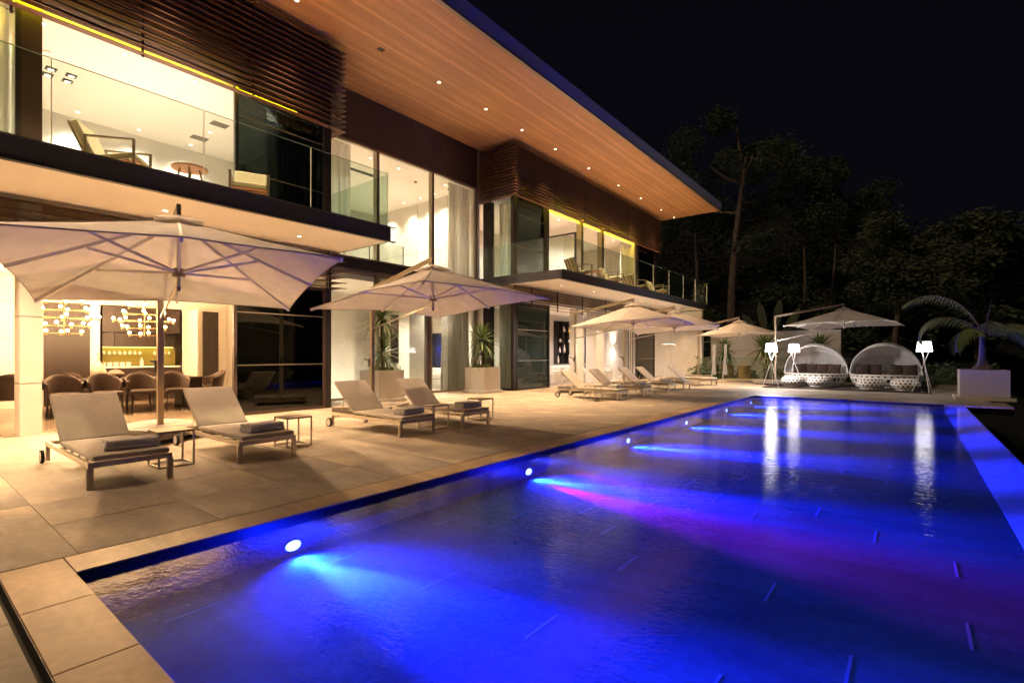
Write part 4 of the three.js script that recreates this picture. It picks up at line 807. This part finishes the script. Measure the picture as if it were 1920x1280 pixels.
{ // display niches
  const VASES = [[0, .06, .30], [0, .045, .5], [0, .07, .22], [0, .05, .42]];
  for (const [l0, l1, label] of [[22.15, 23.8, 'black display niche left in the living room back wall'], [25.4, 26.8, 'black display niche right in the living room back wall']]) {
    const t = thing('display_shelf', label, 'shelf', [-14.78, .9, (l0 + l1) / 2]), w = (l1 - l0) / 2;
    mesh('back_panel', bx(-.01, .0, 0, 2.25, -w, w), M.black, t); for (const z of [-w, -w / 3, w / 3, w]) mesh('upright', bx(.001, .22, 0, 2.25, z - .012, z + .012), M.dark, t);
    for (let k = 0; k < 5; k++) mesh('shelf_board', bx(.001, .21, k * .56, k * .56 + .015, -w + .013, w - .013), M.dark, t);
  }
  const pot = (h, r) => lathe([[0, 0], [r * .7, .005], [r, h * .35], [r * .45, h * .75], [r * .3, h], [r * .2, h]], 20, 18);
  [[22.4, .925, .42, .06, 'pale bottle vase lowest left in the left niche'], [22.55, 1.477, .3, .07, 'pale vase in the second shelf of the left niche'], [23.0, 1.477, .45, .06, 'slim white vase in the middle of the left niche'], [23.5, .925, .46, .07, 'grey bottle vase lowest right in the left niche'], [22.6, 2.037, .2, .08, 'small white jar in the third shelf of the left niche'], [23.5, 2.037, .16, .1, 'low round vase third shelf right of left niche'], [25.75, 2.037, .42, .12, 'pear shaped clay vase in the right niche'], [25.8, .925, .52, .09, 'tall clay bottle at the bottom of the right niche'], [26.4, .925, .3, .08, 'small vase at the bottom right of the right niche'], [22.95, 2.597, .3, .09, 'white coral ornament at the top of the left niche']]
    .forEach(([L, y, h, r, l]) => { const m = tag(mesh('vase', pot(h, r), S([.72, .62, .55], { roughness: .5 })), l, 'vase'); m.position.set(-14.67, y + .0, -L); });
  const yb = tag(mesh('glass_block', bx(-.07, .07, 0, .15, -.07, .07, .01), S([.8, .5, .02], { roughness: .3, emissive: C(.5, .3, .0) })), 'small yellow glass lamp block at top right of the left niche', 'ornament'); yb.position.set(-14.67, 2.597, -23.45);
}
{
  const t = thing('wall_sconce', 'up and down wall sconce on white wall of the far room', 'wall lamp', [-14.76, 1.95, 28.9]);
  mesh('box', bx(-.03, .05, -.05, .05, -.13, .13, .008), M.chrome, t); mesh('light_slot', [bx(-.02, .04, .051, .056, -.11, .11), bx(-.02, .04, -.056, -.051, -.11, .11)], M.glow(6, 4.6, 3), t);
  for (const s of [-1, 1]) spot(V(-14.68, 1.95 + s * .08, 28.9), V(-14.74, 1.95 + s * 2, 28.9), SOFT, 6, 60, .9);
}
tag(mesh('coffee_table', [bx(-.4, .4, .36, .4, -.5, .5, .004), bx(-.36, .36, .02, .05, -.46, .46), ...[[-.36, -.46], [.36, -.46], [.36, .46], [-.36, .46]].map(([x, z]) => bx(x - .012, x + .012, 0, .36, z - .012, z + .012))], M.chrome), 'low coffee table inside the living room', 'table').position.set(-13.0, .006, -22.4);

// ================================================================ TREES, SHRUBS
function leafCloud(blobs, n, size, flat = .5) {
  const pos = new Float32Array(n * 9 * 2), c = new THREE.Vector3(), u = new THREE.Vector3(), w = new THREE.Vector3(); let tot = 0; blobs.forEach(b => tot += b[3] ** 2);
  let o = 0;
  for (let i = 0; i < n; i++) {
    let k = rnd() * tot, b = blobs[0]; for (const q of blobs) { k -= q[3] ** 2; if (k <= 0) { b = q; break; } }
    const a = rnd() * 6.283, z = rr(-1, 1), r = b[3] * (.3 + .7 * Math.cbrt(rnd())) * (rnd() < .22 ? rr(1.1, 1.7) : 1), s = Math.sqrt(1 - z * z);
    c.set(b[0] + Math.cos(a) * s * r, b[1] + z * r * flat, b[2] + Math.sin(a) * s * r);
    const t = rnd() * 6.283; u.set(Math.cos(t), rr(-.7, .2), Math.sin(t)).normalize(); w.set(rr(-1, 1), rr(-1, 1), rr(-1, 1)).cross(u).normalize();
    const L = size * rr(.6, 1.4), W = L * .22, p = [c, c.clone().addScaledVector(u, L * .5).addScaledVector(w, W), c.clone().addScaledVector(u, L * .5).addScaledVector(w, -W), c.clone().addScaledVector(u, L)];
    for (const j of [0, 1, 2, 1, 3, 2]) { pos[o++] = p[j].x; pos[o++] = p[j].y; pos[o++] = p[j].z; }
  }
  const g = new THREE.BufferGeometry(); g.setAttribute('position', new THREE.BufferAttribute(pos, 3)); g.computeVertexNormals(); return g;
}
const up = (u, v, d) => [-.622 * d + (u - 960) / 945 * d * .783, 1.4 - (v - 664) / 945 * d, .783 * d + (u - 960) / 945 * d * .622];
const gY = (x, L) => { const b = Math.max(0, L - 36); return L > 34 ? -.3 + Math.min(26, b * .2 + .004 * b * b) * Math.max(.12, Math.min(1, (34 - x) / 45)) : -.3; };
function tree(name, label, u, d, vTop, crown, o = {}) {
  const [x, , L] = up(u, 664, d), y0 = gY(x, L) - .3, h = up(u, vTop, d)[1] - y0, t = thing(name, label, 'tree', [x, y0, L]), lean = o.lean || 0, r = o.r || .22;
  const P = k => new THREE.Vector3(lean * h * k * k + .12 * Math.sin(k * 5 + u), h * k, .1 * Math.sin(k * 4 + u));
  const pts = [0, .2, .4, .6, .8, 1].map(P), g = new THREE.TubeGeometry(new THREE.CatmullRomCurve3(pts), 20, r, 9), p = g.attributes.position;
  for (let i = 0; i < p.count; i++) { const k = Math.max(0, Math.min(1, p.getY(i) / h)), c = P(k), f = 1.15 - .85 * k; p.setX(i, c.x + (p.getX(i) - c.x) * f); p.setZ(i, c.z + (p.getZ(i) - c.z) * f); }
  mesh('trunk', g, M.barkPale, t);
  const blobs = [];
  for (const [du, v, s] of crown) { const q = up(u + du, v, d + rr(-1.5, 1.5)); blobs.push([q[0] - x, q[1] - y0, -(q[2] - L), s]); }
  blobs.forEach((b, i) => { const k = Math.min(.92, Math.max(.3, (b[1] - b[3] * .8) / h)), a = P(k), e = new THREE.Vector3(b[0], b[1] - b[3] * .2, b[2]), m = a.clone().lerp(e, .55); m.y -= .25; mesh('branch', new THREE.TubeGeometry(new THREE.CatmullRomCurve3([a, m, e]), 8, r * .28, 6), M.barkPale, t); });
  const small = []; for (const b of blobs) for (let k = 0; k < 6; k++) { const a = rnd() * 6.28, z = rr(-.7, .8); small.push([b[0] + Math.cos(a) * b[3] * .8, b[1] + z * b[3] * .85, b[2] + Math.sin(a) * b[3] * .8, b[3] * rr(.35, .65)]); }
  if (blobs.length) mesh('crown', leafCloud(small, Math.round((o.n || 5200) * 1.7), o.leaf || .26, .75), o.mat || M.tree1, t);
  return t;
}
tree('tall_tree', 'tall pale trunked tree rising beside the roof corner', 1372, 38, 300, [[-40, 300, 2.2], [40, 280, 2.2], [10, 230, 1.8], [80, 350, 2.0], [-70, 370, 2.0], [20, 440, 1.6], [60, 400, 1.2]], { r: .36, lean: .06, n: 9000 });
tree('slim_tree', 'slim forked tree left of the tall trunk, behind the balcony end', 1306, 43, 420, [[-30, 415, 1.7], [30, 405, 1.7], [0, 380, 1.6]], { r: .24, n: 5000 });
tree('slim_tree', 'thin bare trunked tree behind the banana leaves', 1508, 50, 380, [[-20, 350, 2.0], [25, 330, 2.0]], { r: .16, n: 4500 });
tree('forked_tree', 'thin tree with a V shaped fork in the middle of the wood', 1562, 48, 440, [[-20, 400, 1.9], [25, 380, 2.1], [0, 350, 1.6]], { r: .17, lean: .02, n: 5000 });
tree('slim_tree', 'thin leaning tree right of the V forked trunk', 1608, 52, 420, [[0, 380, 2.4], [30, 420, 2.0]], { r: .16, lean: .03, n: 4500 });
tree('leafy_tree', 'leafy tree with a branching trunk behind the right daybed', 1682, 36, 470, [[-30, 480, 1.8], [35, 450, 1.9], [0, 420, 1.5], [50, 520, 1.5], [-45, 540, 1.2]], { r: .2, lean: .03, n: 9000, mat: M.tree2, leaf: .3 });
tree('bushy_tree', 'broad bushy tree at the right edge of the frame', 1838, 33, 500, [[-60, 520, 1.7], [0, 470, 1.9], [50, 500, 1.8], [20, 430, 1.4], [80, 560, 1.6], [-20, 570, 1.6], [40, 600, 1.3]], { r: .22, lean: .04, n: 13000, mat: M.tree2, leaf: .32 });
tree('bushy_tree', 'dark leafy tree between the two right hand trees', 1760, 40, 520, [[-30, 560, 1.7], [20, 540, 1.8], [0, 600, 1.6]], { r: .2, n: 6000, mat: M.tree1, leaf: .3 });
// banana-like fan leaves
{
  const [x, , L] = up(1445, 664, 36), t = thing('traveller_palm', 'fan of long upright paddle leaves in front of the dark wood', 'palm', [x, gY(x, L), L]);
  [[-.55, 3.0], [-.2, 3.6], [.15, 3.7], [.5, 3.3], [.85, 2.8], [-.9, 2.4]].forEach(([a, h]) => {
    const st = mesh('leaf_stalk', rod(V(0, .2, 0), V(Math.sin(a) * h * .5, Math.cos(a) * h * .5 + .9, 0), .05, .03, 8), M.barkPale, t);
    const s = new THREE.Shape(); s.moveTo(0, 0); s.quadraticCurveTo(.38, .5, .26, 1.6); s.quadraticCurveTo(.12, 2.1, 0, 2.2); s.quadraticCurveTo(-.12, 2.1, -.26, 1.6); s.quadraticCurveTo(-.38, .5, 0, 0);
    const g = new THREE.ShapeGeometry(s, 10), p = g.attributes.position; for (let i = 0; i < p.count; i++) p.setZ(i, -.25 * Math.abs(p.getX(i)) - .1 * p.getY(i) ** 2 * .3); g.computeVertexNormals();
    g.rotateZ(-a).translate(Math.sin(a) * h * .5, Math.cos(a) * h * .5 + .85, rr(-.1, .1)); mesh('leaf', g, M.tree2, t);
  });
}
// shrubs behind the fence and on the bank
[[-9.6, 30.9, .75, 'round dark shrub left of the drum pots behind the fence'], [-5.4, 31.0, .6, 'low dark shrub right of the second yucca'], [-4.6, 31.2, .65, 'low shrub behind the first floor lamp'], [-2.6, 31.3, .6, 'low shrub behind the left daybed'], [-.9, 31.4, .7, 'shrub behind the gap between the daybeds'], [1.0, 31.2, .75, 'shrub behind the right hand floor lamp'], [-7.6, 31.7, .5, 'small shrub between the first two yuccas']].forEach(([x, L, r, l]) => {
  const t = thing('shrub', l, 'shrub', [x, -.25, L]); mesh('foliage', leafCloud([[0, r * .7, 0, r], [r * .6, r * .5, .2, r * .7], [-r * .6, r * .5, -.1, r * .7]], 1100, .2, .9), M.leaf, t); mesh('stem', cyl(0, 0, r, 0, .03, 6), M.bark, t);
});
{
  const bl = []; for (let i = 0; i < 90; i++) { const u = rr(1240, 1930), d = rr(37, 54), q = up(u, 664, d), y = gY(q[0], q[2]); bl.push([q[0], y + rr(.2, 1.2), -q[2], rr(.7, 1.7)]); }
  const m = mesh('undergrowth', leafCloud(bl, 26000, .45, .8), M.tree1); tag(m, 'dark tangled undergrowth covering the bank behind the wall'); m.userData.kind = 'stuff'; delete m.userData.category;
  const fw = []; for (let i = 0; i < 150; i++) { const u = rr(1210, 1960), d = rr(52, 66), top = 430 - 90 * Math.exp(-(((u - 1330) / 130) ** 2)) + 40 * Math.sin(u / 70), q = up(u, rr(top, 640), d); fw.push([q[0], q[1], -q[2], rr(1.2, 2.6)]); }
  const w = mesh('far_wood', leafCloud(fw, 22000, .5, .9), M.treeFar); tag(w, 'dark wooded slope closing the view behind the single trees'); w.userData.kind = 'stuff'; delete w.userData.category;
  const gr = []; for (let i = 0; i < 900; i++) { const g = grassB[i % 3].clone(), o = new THREE.Object3D(); o.position.set(rr(-9.8, 2), -.22, -rr(30.3, 31.0)); o.rotation.set(0, rr(0, 6.28), rr(.2, 1.4), 'YXZ'); o.scale.setScalar(1.3); o.updateMatrix(); gr.push(g.applyMatrix4(o.matrix)); }
  const q = mesh('grass', gr, M.leafPale); tag(q, 'strip of rough grass along the foot of the glass fence'); q.userData.kind = 'stuff'; delete q.userData.category;
}
renderer.render(scene, camera);
